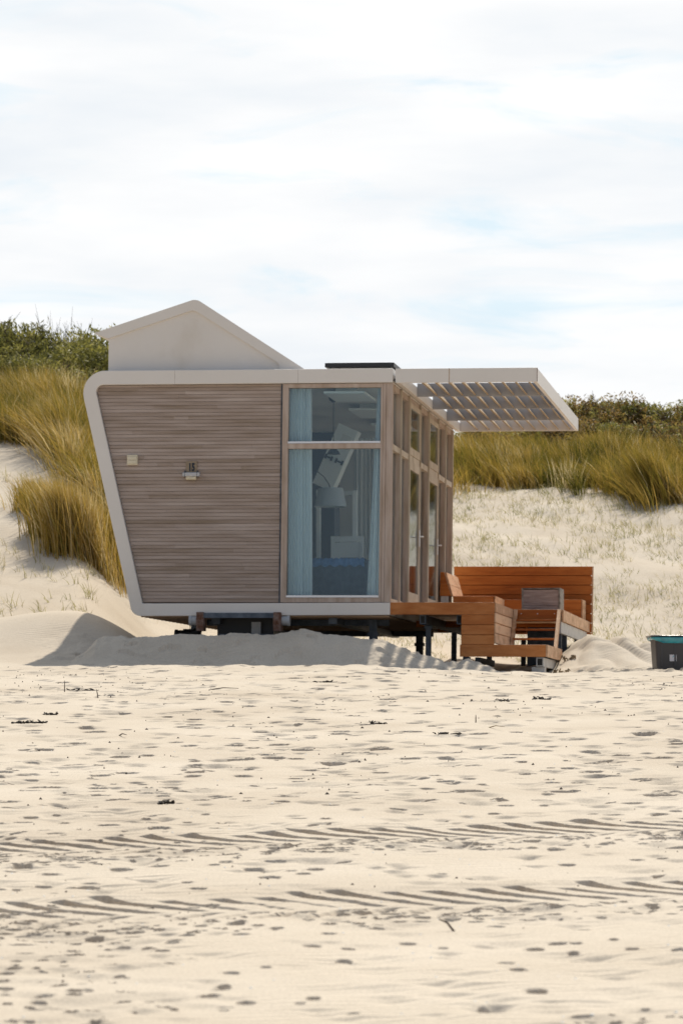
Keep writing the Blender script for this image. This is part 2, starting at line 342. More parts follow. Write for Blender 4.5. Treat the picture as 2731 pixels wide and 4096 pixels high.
# footprints and scuffs
def stamp(cx, cy, rx, ry, dep, ang, rim=.3):
    R_ = max(rx, ry)*2.3
    r0, r1 = np.searchsorted(ys, cy-R_), np.searchsorted(ys, cy+R_)
    if r1-r0 < 2: return
    a0, a1 = sorted(((cx-R_)/max(cy-R_, 8), (cx+R_)/max(cy-R_, 8))); a0 = min(a0, (cx-R_)/(cy+R_)); a1 = max(a1, (cx+R_)/(cy+R_))
    c0, c1 = np.searchsorted(ac, a0), np.searchsorted(ac, a1)
    if c1-c0 < 2: return
    x = XX[r0:r1, c0:c1]-cx; y = YY[r0:r1, c0:c1]-cy
    ca, sa = math.cos(ang), math.sin(ang); u = (x*ca+y*sa)/rx; v = (-x*sa+y*ca)/ry
    wv = fbm(x*9+cx*3, y*13+cy*3, 4)
    d = np.sqrt(u*u+v*v)+.95*wv; dep = dep*1.4
    far = np.clip((v+1.0)/1.7, 0, 1)
    dz = -dep*far**1.2*(1-smoothstep(.93, 1.0, d))+dep*rim*np.exp(-((d-1.28)/.28)**2)*(.3+.9*smoothstep(-.2, .6, v))
    ZZ[r0:r1, c0:c1] += dz
def dimple(cx, cy, rx, ry, dep):
    R_ = max(rx, ry)*2.4
    r0, r1 = np.searchsorted(ys, cy-R_), np.searchsorted(ys, cy+R_)
    lim = [(cx-R_)/max(cy-R_, 8), (cx+R_)/max(cy-R_, 8), (cx-R_)/(cy+R_), (cx+R_)/(cy+R_)]
    c0, c1 = np.searchsorted(ac, min(lim)), np.searchsorted(ac, max(lim))
    if r1-r0 < 2 or c1-c0 < 2: return
    x = XX[r0:r1, c0:c1]-cx; y = YY[r0:r1, c0:c1]-cy
    d2 = (x/rx)**2+((y-.25*ry)/ry)**2
    d2b = (x/rx/1.2)**2+((y-ry*1.15)/ry/.45)**2
    ZZ[r0:r1, c0:c1] += (-dep*np.exp(-d2*1.4)+dep*.55*np.exp(-d2b*1.5))*(1+.5*fbm(x*9+cx, y*9+cy, 2))
def rnd_a(y): return random.uniform(-.112, .112)*y
def offtrack(x, y, m=.5): return abs(y-(18.75+.4*x)) > m and abs(y-(15.45+.37*x)) > m
for i in range(1050):          # soft dimples half filled by blown sand
    y = 10.5+33.3*random.random()**1.1; x = rnd_a(y)
    if not offtrack(x, y): continue
    s = random.uniform(.35, 1.1)
    dimple(x, y, .13*s, .15*s, random.uniform(.012, .032)*min(1, max(.5, y/26)))
for i in range(430):
    y = 10.5+33.3*random.random()**1.1; x = rnd_a(y)
    if not offtrack(x, y): continue
    s = random.uniform(.4, 1.0)
    s *= min(1, max(.5, y/26)); stamp(x, y, .085*s, .11*s, random.choice([.006,.009,.012,.02])*min(1, max(.8, y/24)), random.uniform(-.5, .5), .3)
# walking lines
for i in range(12):
    y = random.uniform(13, 43); x = rnd_a(y)*.9; a = random.uniform(-.5, .5)+random.choice([0, math.pi])
    for k in range(9):
        x += .62*math.cos(a)+random.uniform(-.08,.08); y += .62*math.sin(a); s = -1 if k % 2 else 1
        if 10.5 < y < 43.3: stamp(x-s*.09*math.sin(a), y+s*.16*math.cos(a), 
            .09, .07, random.uniform(.010,.024), a+random.uniform(-.2,.2), .35)
# small sharp scuffs, denser towards the camera and near the tracks
for i in range(3700):
    if i % 5 == 0:
        x = random.uniform(-2.6, 2.6); y = (18.75+.4*x if i % 2 else 15.45+.37*x)-random.uniform(.3, 1.1)
    else: y = 10.3+(33 if i % 2 else 5.0)*random.random()**1.2; x = rnd_a(y)
    if i % 5 and fbm(np.array([x*.55]), np.array([y*.22]), 3)[0]+random.uniform(-.12,.12) < 0: continue
    s = random.uniform(.3, 1)
    s *= min(1, max(.5, y/26)); stamp(x, y, random.uniform(.02,.085)*s*(1.4 if random.random() < .15 else 1), random.uniform(.02,.05)*s, random.choice([.004,.006,.008,.012,.018])*min(1, max(.8, y/24)), random.uniform(-.25, .25), .35)
for i in range(520):   # scuffs below the shaded mound and round the drift on the right
    y = random.uniform(44.6, 48.5); x = random.uniform(-3.6, 5.6) if i % 2 else random.uniform(2.9, 5.8)
    stamp(x, y, random.uniform(.05,.16), random.uniform(.05,.1), random.uniform(.008,.025), random.uniform(-.4, .4), .3)
nr, nc = len(ys), len(ac)
V = np.stack([XX.ravel(), YY.ravel(), ZZ.ravel()], 1)
ii = (np.arange(nr-1)[:, None]*nc+np.arange(nc-1)[None]).ravel()
F = np.stack([ii, ii+1, ii+nc+1, ii+nc], 1)
sand_o = tag(quick_mesh('beach_sand', V, F, M['sand'], smooth=True), kind='structure')
crisp = (ys[:-1] < 48)[:, None] & (np.abs(ac[:-1]) < .1175)[None]      # finely gridded part keeps its crisp edges
sand_o.data.polygons.foreach_set('use_smooth', ~crisp.ravel())
FARG = MB().box(-900, 900, -900, 900, -4.2, -4.0)
tag(FARG.build('ground', M['sand']), kind='structure')

# ------------------------------------------------------------------ the cabin's frame of reference
PH = R(8.05); ORG = (.672, 48.0)
def sh(u, v, z): return (u+.012*(z-1.84), v, z-.006*u)
def wpos(u, v): return (ORG[0]+u*math.cos(PH)+v*math.sin(PH), ORG[1]-u*math.sin(PH)+v*math.cos(PH))
ZB = 1.0
def thing(name, label, cat, u=0, v=0, z=ZB, group=None, rot=True):
    x, y = wpos(u, v); return empty(name, (x, y, z), -PH if rot else 0, label, cat, group)
cabin = thing('beach_cabin', 'white framed beach cabin number 15 with grey timber cladding, standing on steel legs', 'beach cabin')
def part(mb, name, mat_, parent, bevel=0, smooth=False, zb=ZB): return mb.build(name, mat_, parent, shear=sh, zb=zb, bevel=bevel, smooth=smooth)
def arc_corner(p0, p, p1, r, n=9):
    p0, p, p1 = map(lambda q: Vector((q[0], q[1])), (p0, p, p1)); a = (p0-p).normalized(); b = (p1-p).normalized()
    th = a.angle(b); tl = r/math.tan(th/2); c = p+(a+b).normalized()*(r/math.sin(th/2)); s = p+a*tl; e = p+b*tl
    sa = (s-c); pts = []
    a0 = math.atan2(sa.y, sa.x); e_ = e-c; a1 = math.atan2(e_.y, e_.x); da = (a1-a0+math.pi)%(2*math.pi)-math.pi
    return [(c.x+r*math.cos(a0+da*i/n), c.y+r*math.sin(a0+da*i/n)) for i in range(n+1)]
TL, BL = (-4.425, 5.065), (-3.607, 1.645)
DEPTH = 7.65
outer = [(0, 5.062)]+arc_corner((0,5.062), TL, BL, .31)+arc_corner(TL, BL, (0,1.665), .15)+[(0, 1.665)]
iTL, iBL = (-4.185, 4.868), (-3.470, 1.822)
inner = [(0, 4.868)]+arc_corner((0,4.868), iTL, iBL, .10)+arc_corner(iTL, iBL, (0,1.834), .012)+[(0, 1.834)]
mb = MB(); n = len(outer)
VV = [(p[0], -.03, p[1]) for p in outer]+[(p[0], -.03, p[1]) for p in inner]+[(p[0], DEPTH, p[1]) for p in outer]+[(p[0], DEPTH, p[1]) for p in inner]
FF = []
for i in range(n-1):
    FF += [(i, i+1, n+i+1, n+i), (2*n+i+1, 2*n+i, 3*n+i, 3*n+i+1), (i+1, i, 2*n+i, 2*n+i+1), (n+i, n+i+1, 3*n+i+1, 3*n+i)]
FF += [(0, n, 3*n, 2*n), (n-1, 3*n-1, 4*n-1, 2*n-1)]
mb.add(VV, FF); part(mb, 'frame', M['white'], cabin, bevel=.008)
# cladding: separate boards with joints
for u_ in (-3.05, -1.32): part(MB().box(u_, u_+.003, -.0306, -.0295, 4.872, 5.06), 'panel_joint', M['gap'], cabin)
mb = MB(); z = 1.842; pitch = .0498; row = 0
def inner_u(z):
    u = -3.470-(z-1.822)*(.715/3.046)
    if z > 4.77: u += .10-math.sqrt(max(.0, .01-(z-4.768)**2))
    return u
joints = {}
while z < 4.86:
    z1 = min(z+pitch-.0045, 4.862)
    u0a, u0b = inner_u(z)+.006, inner_u(z1)+.006
    cuts = sorted(random.uniform(-3.9, -1.9) for _ in range(random.choice([0,1,1,2])))
    # a few joint lines shared by several rows
    edges = [None]+[c for c in cuts if c > max(u0a, u0b)+.3]+[-1.562]
    for a, b_ in zip(edges[:-1], edges[1:]):
        la, lb = (u0a, u0b) if a is None else (a+.0015, a+.0015); r_ = random.random()
        dv = random.uniform(0, .003)
        mb.add([(la,.035+dv,z),(b_,.035+dv,z),(b_,.038+dv,z1),(lb,.038+dv,z1),(la,.06,z),(b_,.06,z),(b_,.06,z1),(lb,.06,z1)],
               [(0,1,2,3),(0,4,5,1),(3,2,6,7),(1,5,6,2),(0,3,7,4)], r_)
    z += pitch; row += 1
part(mb, 'cladding', M['clad'], cabin)
mb = MB(); mb.prism([(-3.46,1.836),(-1.5,1.836),(-1.5,4.866),(-4.17,4.866)], .062, .16); part(mb, 'wall', M['gap'], cabin)
mb = MB(); mb.prism([(-3.46,1.836),(-1.56,1.836),(-1.56,4.866),(-4.17,4.866)], .162, .18)
part(MB().box(-4.15, -.14, 7.45, 7.6, 1.836, 4.866), 'back_wall', M['room'], cabin)
part(mb, 'room_wall', M['room'], cabin)
part(MB().box(-4.1, -.08, .17, 7.44, 4.845, 4.866), 'ceiling', M['room'], cabin)
part(MB().box(-3.4, -.03, .17, 7.44, 1.838, 1.85), 'floor', M['floor'], cabin)
part(MB().box(-1.556, -1.543, .02, .1, 1.838, 4.864), 'trim_strip', M['steel'], cabin)
for (v0, v1) in ((.2,1.4),(2.7,4.0),(5.2,6.5)):
    part(MB().box(-.99, -.42, v0, v1, 4.745, 4.775).box(-.85, -.55, v0+.15, v1-.15, 4.775, 4.845), 'ceiling_panel', M['gwhite'], cabin)
# window on the gable
win = part(MB().box(-1.535, -1.452, -.0, .14, 1.838, 4.862).box(-.165, -.135, 0, .14, 1.838, 4.862).box(-1.452, -.165, 0, .14, 4.806, 4.862)
     .box(-1.452, -.165, 0, .14, 3.965, 4.035).box(-1.452, -.165, 0, .14, 1.838, 1.905), 'window', M['frame'], cabin, bevel=.004)
part(MB().box(-1.452, -.165, .05, .06, 1.905, 3.965), 'pane', M['glass'], win)
part(MB().box(-1.452, -.165, .05, .06, 4.035, 4.806), 'pane', M['glass'], win)
part(MB().prism([(-1.452,4.037),(-.165,4.037),(-.165,4.064),(-1.452,4.064)], -.012, .05), 'sill', M['alu'], win)
part(MB().prism([(-1.452,1.907),(-.165,1.907),(-.165,1.936),(-1.452,1.936)], -.012, .05), 'sill', M['alu'], win)
part(MB().box(-.133, -.090, .005, .14, 1.838, 4.864).box(-.087, .0, 0, .09, 1.838, 4.864), 'corner_post', M['frame'], cabin, bevel=.004)
# side facade: posts, transoms, panes, doors
PV = [.10, .95, 1.92, 3.25, 4.32, 5.60, 6.62, 7.60]
TZ = 4.0
for v in PV[1:]:
    part(MB().box(-.11, -.006, v-.024, v+.024, 1.838, 4.864), 'post', M['frame'], cabin, bevel=.003)
    part(MB().box(-.006, .014, v-.024, v+.024, 1.838, 4.866), 'sunlit_edge_strip', M['pale'], cabin)  # added strip, its pale tone imitating sun grazing the post's outer face
for i in range(7):
    a, b_ = PV[i]+.024, PV[i+1]-.024; door = i in (2, 4)
    part(MB().box(-.11, -.004, a, b_, TZ-.045, TZ+.035), 'transom', M['pale'], cabin)
    part(MB().box(-.11, -.02, a, b_, 4.79, 4.864), 'transom', M['frame'], cabin)
    part(MB().box(-.11, -.01, a, b_, 1.838, 1.90), 'threshold', M['pale'], cabin)
    if door:
        for nm, z0, z1, rail in (('door', 1.91, TZ-.05, .12), ('hopper_window', TZ+.04, 4.785, .07)):
            d_ = part(MB().box(-.055, .008, a+.01, a+.085, z0, z1).box(-.055, .008, b_-.085, b_-.01, z0, z1)
                 .box(-.054, .006, a+.085, b_-.085, z0, z0+rail+.04).box(-.054, .006, a+.085, b_-.085, z1-rail, z1), nm, M['pale'], cabin, bevel=.003)
            part(MB().box(-.015, -.008, a+.085, b_-.085, z0+rail+.04, z1-rail), 'pane', M['glassb'], d_)
            if nm == 'door':
                hm = MB().box(.008, .02, b_-.065, b_-.03, 2.78, 3.02).tube([(.02,b_-.05,2.92),(.065,b_-.05,2.92),(.07,b_-.06,2.92),(.07,b_-.18,2.92)], .010, 8)
                part(hm, 'handle', M['alu'], d_)
    else:
        part(MB().box(-.075, -.068, a, b_, 1.90, TZ-.045), 'pane', M['glassb'], cabin)
        part(MB().box(-.075, -.068, a, b_, TZ+.035, 4.79), 'pane', M['glassb'], cabin)
# upper roof with its gable
op = [(-4.245, 5.613), (-2.80, 6.078), (-1.247, 5.075)]
po = [op[0]]+arc_corner(op[0], op[1], op[2], .16)+[op[2]]
ip = [(-4.04, 5.537), (-2.83, 5.925), (-1.62, 5.165)]
pi_ = [ip[0]]+arc_corner(ip[0], ip[1], ip[2], .12)+[(-1.70, 5.218)]
mb = MB(); n = len(po)
Va = [(p[0], .18, p[1]) for p in po]+[(p[0], .18, p[1]) for p in pi_]+[(p[0], 7.6, p[1]) for p in po]+[(p[0], 7.6, p[1]) for p in pi_]
Fa = []
for i in range(n-1):
    Fa += [(i, n+i, n+i+1, i+1), (2*n+i, 2*n+i+1, 3*n+i+1, 3*n+i), (i, i+1, 2*n+i+1, 2*n+i), (n+i, 3*n+i, 3*n+i+1, n+i+1)]
Fa += [(0, 2*n, 3*n, n)]
mb.add(Va, Fa)
# rounded foot of the right rake
foot = [(-1.70,5.218)]+arc_corner((-1.70,5.218), (-1.62,5.165), (-1.615,5.07), .05, 5)+[(-1.61, 5.066), (-1.247, 5.075)]
mb.prism(foot, .18, 7.6)
part(mb, 'roof', M['white'], cabin)
part(MB().prism([(-4.04,5.064),(-1.60,5.064),(-1.60,5.17),(-2.83,5.95),(-4.04,5.56)], .215, 7.5), 'roof_gable', M['white'], cabin)
# solar panel lying on the flat roof
sp = part(MB().box(-.965, -.035, .25, 1.25, 5.135, 5.16), 'solar_panel', M['black'], cabin)
part(MB().box(-.985, -.955, .24, 1.26, 5.115, 5.17).box(-.05, -.02, .24, 1.26, 5.115, 5.17).box(-.955, -.05, .24, .265, 5.113, 5.172), 'panel_frame', M['black'], sp)
for bu, bv in ((-.93,.3),(-.12,.3),(-.12,1.1),(-.93,1.1)): part(MB().box(bu, bu+.03, bv, bv+.04, 5.066, 5.13), 'bracket', M['steel'], sp)
# vent cover, lamp and number
part(MB().box(-3.717, -3.567, -.0, .035, 3.752, 3.893).box(-3.703, -3.580, -.008, 0, 3.768, 3.815).box(-3.703, -3.580, -.012, 0, 3.822, 3.868), 'vent_cover', M['cream'], cabin, bevel=.004)
lamp = part(MB().box(-2.925, -2.684, -.035, .035, 3.585, 3.642), 'wall_lamp', M['lampgrey'], cabin, bevel=.012)
for cu in (-2.896, -2.722): part(MB().box(cu, cu+.006, -.038, .03, 3.582, 3.665), 'clip', M['steel'], lamp)
part(MB().tube([(-2.875,.0,3.565),(-2.735,.0,3.565)], .026, 10), 'diffuser', M['diff'], lamp)
plate = part(MB().box(-2.884, -2.728, .012, .034, 3.644, 3.80), 'number_plate', M['beige'], cabin)
fc = bpy.data.curves.new('number', 'FONT'); fc.body = '15'; fc.size = .148; fc.align_x = 'CENTER'; fc.offset = .007; fc.extrude = .002; fc.space_character = 1.12
fo = bpy.data.objects.new('number_src', fc); COL.objects.link(fo); bpy.context.view_layer.update()
fm = bpy.data.meshes.new_from_object(fo.evaluated_get(bpy.context.evaluated_depsgraph_get())); bpy.data.objects.remove(fo)
FVs = [sh(-2.803+v.co.x*.58, .008-v.co.z, 3.668+v.co.y*.98) for v in fm.vertices]
for v, c in zip(fm.vertices, FVs): v.co = (c[0], c[1], c[2]-ZB)
fm.materials.clear(); fm.materials.append(M['navy']); fm.name = 'number'
fo = bpy.data.objects.new('number', fm); COL.objects.link(fo); fo.parent = plate

# underside and chassis
mb = MB()
for i in range(52): mb.box(-3.5, -.02, .05+i*.145, .05+i*.145+.10, 1.635+.004*(i%2), 1.66)
part(mb, 'underside', M['under'], cabin)
for v in (1.05, 6.5): part(MB().box(-2.75, -.15, v, v+.08, 1.55, 1.634), 'cross_beam', M['steel'], cabin)
for u in (-2.55, -.9): part(MB().box(u, u+.12, .3, 7.3, 1.55, 1.634), 'main_beam', M['steel'], cabin)
for (u, v) in ((-.41,.9),(-2.95,.9),(-.41,6.4),(-2.95,6.4)): part(MB().box(u, u+.11, v, v+.11, .6, 1.634).box(u-.02, u+.13, v-.02, v+.13, 1.40, 1.45), 'leg', M['steel'], cabin)
part(MB().box(-2.64, -1.56, -.10, .35, 1.655, 1.69).box(-2.64, -1.56, -.10, -.085, 1.62, 1.655), 'tow_bar', M['steel'], cabin)
for u, s in ((-2.64, -1), (-1.56, 1)):
    c_ = part(MB().box(u-.05, u+.05, -.11, .12, 1.44, 1.70).tube([(u-.055,-.0,1.57),(u+.055,-.0,1.57)], .115, 16), 'coupling', M['rust'], cabin, bevel=.006)
    part(MB().tube([(u+s*.055,0,1.585),(u+s*.15,0,1.585)], .065, 14).tube([(u+s*.13,0,1.585),(u+s*.165,0,1.585)], .075, 14), 'pipe_stub', M['greyp'], c_)
part(MB().box(-2.5, -1.7, .5, 1.0, 1.36, 1.634), 'wheel_well', M['black'], cabin)
part(MB().box(-2.0, -1.87, .4, .48, 1.38, 1.58), 'junction_box', M['galv'], cabin)
part(MB().box(-2.45, -1.35, .3, .4, 1.33, 1.41), 'lower_beam', M['steel'], cabin)
part(MB().tube([(-2.82,.9,1.64),(-2.82,.9,1.50),(-2.86,.88,1.45),(-2.94,.86,1.425),(-3.12,.8,1.42)], [.05,.05,.06,.055,.055], 12).tube([(-3.12,.8,1.42),(-3.16,.8,1.42)], .065, 12)
     .tube([(-2.82,.9,1.545),(-2.82,.9,1.48)], .065, 12), 'drain_pipe', M['black'], cabin, smooth=False)
for u in (-2.98, -1.75+.0): part(MB().tube([(u,1.0,1.64),(u,1.0,1.48)], .006, 5).tube([(u-.1,1.0,1.49),(u+.1,1.0,1.49)], .009, 5).tube([(u-.05,1.0,1.49),(u-.05,1.0,1.45)], .014, 6).tube([(u+.05,1.0,1.49),(u+.05,1.0,1.45)], .014, 6), 'pipe_hanger', M['black'], cabin)
mb = MB()
for k in range(4): mb.tube([(-2.3+k*.05,1.6,1.36),(-2.2+k*.09,1.9,1.30),(-1.9+k*.05,1.5,1.34)], .012, 6)
part(mb, 'hose', M['black'], cabin)

# ------------------------------------------------------------------ pergola beside the cabin
perg = part(MB().box(.035, 1.985, -.02, .03, 4.862, 5.056).box(1.935, 1.985, .03, DEPTH+.1, 4.862, 5.058).box(.035, .10, .03, DEPTH+.1, 4.862, 5.0)
     .box(.10, 1.935, DEPTH+.05, DEPTH+.1, 4.862, 5.04), 'pergola', M['white'], cabin, bevel=.004)
tag(perg, 'white pergola frame with tilted sun louvres beside the cabin')
BV = [.03, 1.98, 3.92, 5.82, DEPTH+.05]
for v in BV[1:4]: part(MB().box(.10, 1.935, v-.02, v+.02, 4.862, 5.052), 'crossbeam', M['beam'], perg)
for i in range(4):
    for k in range(9):
        u = .28+k*.184; a, b_ = BV[i]+.025, BV[i+1]-.025
        ca, sa = math.cos(R(50)), math.sin(R(50)); hw, ht = .090, .010
        P = [(u+.05+ca*x-(-sa)*y, 4.948-sa*x+ca*y) for x, y in ((-hw,-ht),(hw,-ht),(hw,ht),(-hw,ht))]
        part(MB().prism(P, a, b_), 'louvre_slat', M['slat'], perg)
part(MB().box(.0, .032, .1, DEPTH, 4.90, 4.93), 'gutter', M['steel'], cabin)
part(MB().box(1.985, 1.990, -.021, .032, 4.866, 5.054), 'end_cap', M['rust'], perg)
part(MB().box(.773, .785, -.0215, -.019, 4.863, 5.055), 'rust_streak', noisy('rust_stain', (.34,.20,.09), (.52,.42,.34), (30,30,5), .8, 4), perg)

# ------------------------------------------------------------------ deck
deck = thing('wooden_deck', 'orange-brown hardwood terrace with steps, benches and a tall privacy screen beside the cabin', 'deck', 1.0, 4.0)
DU, DV = 1.0, 4.0
def dpart(mb, name, m_, parent=deck, bevel=.003):
    mb.v = [(p[0]-DU, p[1]-DV, p[2]) for p in mb.v]
    mb.v = [(p[0]+.012*(p[2]-1.84), p[1], p[2]-.006*(p[0]+DU)) for p in mb.v]
    return mb.build(name, m_, parent, zb=ZB, bevel=bevel)
D0, D1 = 1.673, 1.838
rb_ = random.random
mb = MB()
for k in range(10): mb.box(.012+k*.142, .012+k*.142+.136, .03, 2.74, 1.815, 1.842, rb_())
for k in range(15): mb.box(.012+k*.142, .012+k*.142+.136, 2.742, 8.18, 1.815, 1.842, rb_())
dpart(mb, 'deck_boards', M['rib_sunlit'])
dpart(MB().box(.002, 1.44, 0, .028, D0, D1, .4), 'edge_board', M['rib'])
mb = MB()
for k in range(3): mb.box(.985, 1.44, .004, .026, D0-.003-.139*(k+1)+.008, D0-.003-.139*k, rb_())
mb.box(.99, 1.438, .0275, .034, 1.26, D0-.01, .1)  # added backing, stops light showing between the skirting boards
dpart(mb, 'skirting', M['rib'])
mb = MB()
for k in range(4):
    z1 = D1-.141*k; z0 = z1-.133
    mb.add([(1.441,.0,z0-.0),(1.465,.0,z0),(1.465,2.72,z0),(1.441,2.72,z0),(1.441,.0,z1),(1.458,.0,z1),(1.458,2.72,z1),(1.441,2.72,z1)],
           [(0,3,2,1),(4,5,6,7),(0,1,5,4),(1,2,6,5),(2,3,7,6),(3,0,4,7)], rb_())
mb.box(1.425, 1.438, .036, 2.70, 1.28, 1.80, .1)  # added sheet behind the flank boards, blocks light through their gaps
dpart(mb, 'skirting', M['rib_sunlit'])
# low platform
PT = 1.262
mb = MB()
for k in range(8): mb.box(.98+k*.146, .98+k*.146+.14, .02, 2.5, PT-.03, PT, rb_())
plat = dpart(mb, 'platform', M['rib_sunlit'])
dpart(MB().box(.97, 2.15, -.01, .018, PT-.168, PT-.004, .6), 'edge_board', M['rib'])
dpart(MB().box(2.152, 2.178, -.01, 2.52, PT-.168, PT-.002, .5), 'edge_board', M['rib_sunlit'])
dpart(MB().box(2.02, 2.12, .02, 2.5, PT-.30, PT-.175), 'platform_beam', M['galv'])
dpart(MB().box(2.035, 2.105, .01, .019, PT-.285, PT-.19), 'beam_end_shade', M['dark'])  # dark plate on a solid beam, painted as the shade inside
dpart(MB().box(1.95, 2.13, .1, .35, PT-.47, PT-.305), 'block', M['galv'])
dpart(MB().box(1.0, 1.1, .1, .2, PT-.30, PT-.17).box(1.15, 1.22, .3, 2.4, PT-.25, PT-.17), 'platform_beam', M['steel'])
# steps
st = dpart(MB().box(1.50, 2.09, 2.74, 2.765, 1.70, 1.838, .3), 'stair_riser', M['hard'])
for bu in (1.555, 1.79, 2.035): dpart(MB().box(bu, bu+.014, 2.733, 2.74, 1.773, 1.787), 'bolt', M['alu'], st)
for z, v in ((1.692,2.50),(1.552,2.32),(1.412,2.14)):
    dpart(MB().box(1.497, 2.093, v, v+.2, z-.028, z, rb_()), 'tread', M['hard'])
for u in (1.466, 2.095):
    dpart(MB().add([(u,2.60,1.84),(u+.045,2.60,1.84),(u+.045,2.0,PT+.0),(u,2.0,PT),(u,2.78,1.84),(u+.045,2.78,1.84),(u+.045,2.2,PT),(u,2.2,PT)],
          [(0,1,2,3),(5,4,7,6),(0,4,5,1),(2,6,7,3),(0,3,7,4),(1,5,6,2)], .4), 'stringer', M['rib_sunlit'])
dpart(MB().box(1.5, 2.09, 4.5, 4.6, 1.0, 1.64), 'back_beam', M['steel'])
# far side of the deck
dpart(MB().box(2.145, 2.172, 2.78, 8.2, D0, D1, .6), 'edge_board', M['rib_sunlit'])
dpart(MB().box(2.09, 2.135, 2.85, 8.1, D0-.17, D0-.004), 'side_beam', M['galv'])
for (u, v) in ((.40,.8),(.93,.8),(.40,4.1),(.93,4.1),(2.03,3.3),(2.03,6.8),(1.2,6.8)):
    dpart(MB().box(u, u+.075, v, v+.075, .55, 1.54), 'leg', M['steel'])
for u in (.395, .905):
    b_ = dpart(MB().box(u, u+.085, .12, 8.0, 1.545, 1.668).box(u-.012, u+.097, .78, .9, 1.50, 1.545), 'support_beam', M['steel'])
    dpart(MB().box(u+.014, u+.071, .112, .119, 1.56, 1.655), 'beam_end_shade', M['dark'], b_)  # plate coloured as the dark inside of a hollow tube
dpart(MB().box(.05, 1.4, 2.6, 2.68, 1.58, 1.668).box(.05, 1.4, 5.4, 5.48, 1.58, 1.668), 'joist', M['hard'])
# privacy screen
mb = MB()
for k in range(8):
    z1 = 2.728-.152*k; mb.box(-.02, 2.20, 8.20, 8.235, max(z1-.143, 1.64), z1, rb_())
mb.box(0, 2.18, 8.236, 8.246, 1.66, 2.70, .1)  # backing added to keep daylight out of the screen's gaps
dpart(mb, 'privacy_screen', M['hard'])
dpart(MB().box(2.203, 2.222, 8.195, 8.24, 1.64, 2.73), 'screen_edge', M['rib_sunlit'])
dpart(MB().box(1.9, 1.96, 8.24, 8.3, 1.6, 2.68).box(.3, .36, 8.24, 8.3, 1.6, 2.68), 'screen_post', M['steel'])
# benches
mb = MB()
for k in range(2):
    t0, t1 = k/2+.01, (k+1)/2-.01
    za, zb2 = 2.16+(2.54-2.16)*t0, 2.16+(2.54-2.16)*t1
    ua, ub = .20+(.09-.20)*t0, .20+(.09-.20)*t1
    mb.add([(ua-.03,6.1,za),(ua,6.1,za),(ua,7.75,za),(ua-.03,7.75,za),(ub-.03,6.1,zb2),(ub,6.1,zb2),(ub,7.75,zb2),(ub-.03,7.75,zb2)],
           [(0,3,2,1),(4,5,6,7),(0,1,5,4),(1,2,6,5),(2,3,7,6),(3,0,4,7)], rb_())
dpart(mb, 'backrest', M['rib_sunlit'])
dpart(MB().prism([(.0,2.17),(.165,2.17),(.11,2.355),(.0,2.355)], 6.06, 6.095).prism([(.0,2.358),(.108,2.358),(.056,2.54),(.0,2.54)], 6.06, 6.095), 'bench_end', M['hard'])
dpart(MB().box(.01, .13, 6.08, 6.16, 1.842, 2.168), 'bench_leg', M['galv'])
mb = MB()
for k in range(5): mb.box(.20+k*.128, .20+k*.128+.122, 6.1, 7.6, 2.145, 2.17, rb_())
dpart(mb, 'seat', M['rib'])
dpart(MB().box(.2, .83, 6.08, 6.098, 2.03, 2.166, .5).box(.2, .83, 6.08, 6.098, 1.85, 2.026, .3), 'bench_front', M['rib'])
dpart(MB().box(.842, .86, 6.08, 7.55, 2.03, 2.168, .6).box(.842, .86, 6.08, 7.55, 1.85, 2.026, .4), 'bench_front', M['rib_sunlit'])
mb = MB()
for k in range(4): mb.box(.1, 2.1, 7.60+k*.135, 7.60+k*.135+.13, 2.147, 2.172, rb_())
dpart(mb, 'seat', M['rib'])
dpart(MB().box(.86, 2.08, 7.56, 7.585, 2.01, 2.172, .55).box(.86, 2.08, 7.56, 7.585, 1.85, 2.006, .35), 'bench_front', M['hard'])
dpart(MB().box(2.085, 2.11, 7.56, 8.15, 1.85, 2.17, .6), 'bench_end', M['rib_sunlit'])

# storage box on the deck
bx = thing('storage_box', 'weathered grey wooden box standing on the deck at the top of the steps', 'box', 1.77, 4.0, 1.832)
mb = MB().box(-.26, .26, -.33, -.31, .0, .09, .3).box(-.26, .26, -.33, -.31, .095, .325, .6).box(-.26, .26, .31, .33, 0, .325).box(-.26, -.24, -.31, .31, 0, .325).box(.24, .26, -.31, .31, 0, .325)
mb.build('panel', M['oldwood'], bx)
for sx in (-.285, .26):
    MB().box(sx, sx+.025, -.345, .345, 0, .335).build('corner_board', M['oldedge'], bx)
MB().box(-.285, .285, -.345, .345, .336, .35).build('lid', M['oldedge'], bx)

# ------------------------------------------------------------------ things in the room
def room_thing(name, label, cat, u, v, z=1.85, group=None):
    return thing(name, label, cat, u, v, z, group)
def curtain(u0t, u1t, u0b, u1b, v, z0, z1, folds, name, label, m_=None):
    nu, nz = 90, 14; V, F_ = [], []
    for j in range(nz+1):
        t_ = j/nz; z = z0+(z1-z0)*t_
        for i in range(nu+1):
            s = i/nu; ua = u0b+(u0t-u0b)*t_; ub = u1b+(u1t-u1b)*t_
            V.append((ua+(ub-ua)*s, v+.028*math.sin(s*folds*6.283+.8*math.sin(s*9))+.01*math.sin(s*31+t_*2), z))
    for j in range(nz):
        for i in range(nu): F_.append((j*(nu+1)+i, j*(nu+1)+i+1, (j+1)*(nu+1)+i+1, (j+1)*(nu+1)+i))
    cx, cy = (u0b+u1b)/2, v; x, y = wpos(cx, cy)
    mb = MB().add([(p[0]-cx, p[1]-cy, p[2]-z0) for p in V], F_)
    o = mb.build(name, m_ or M['curtain'], None, smooth=True); o.location = (x, y, z0); o.rotation_euler = (0,0,-PH)
    return tag(o, label, 'curtain')
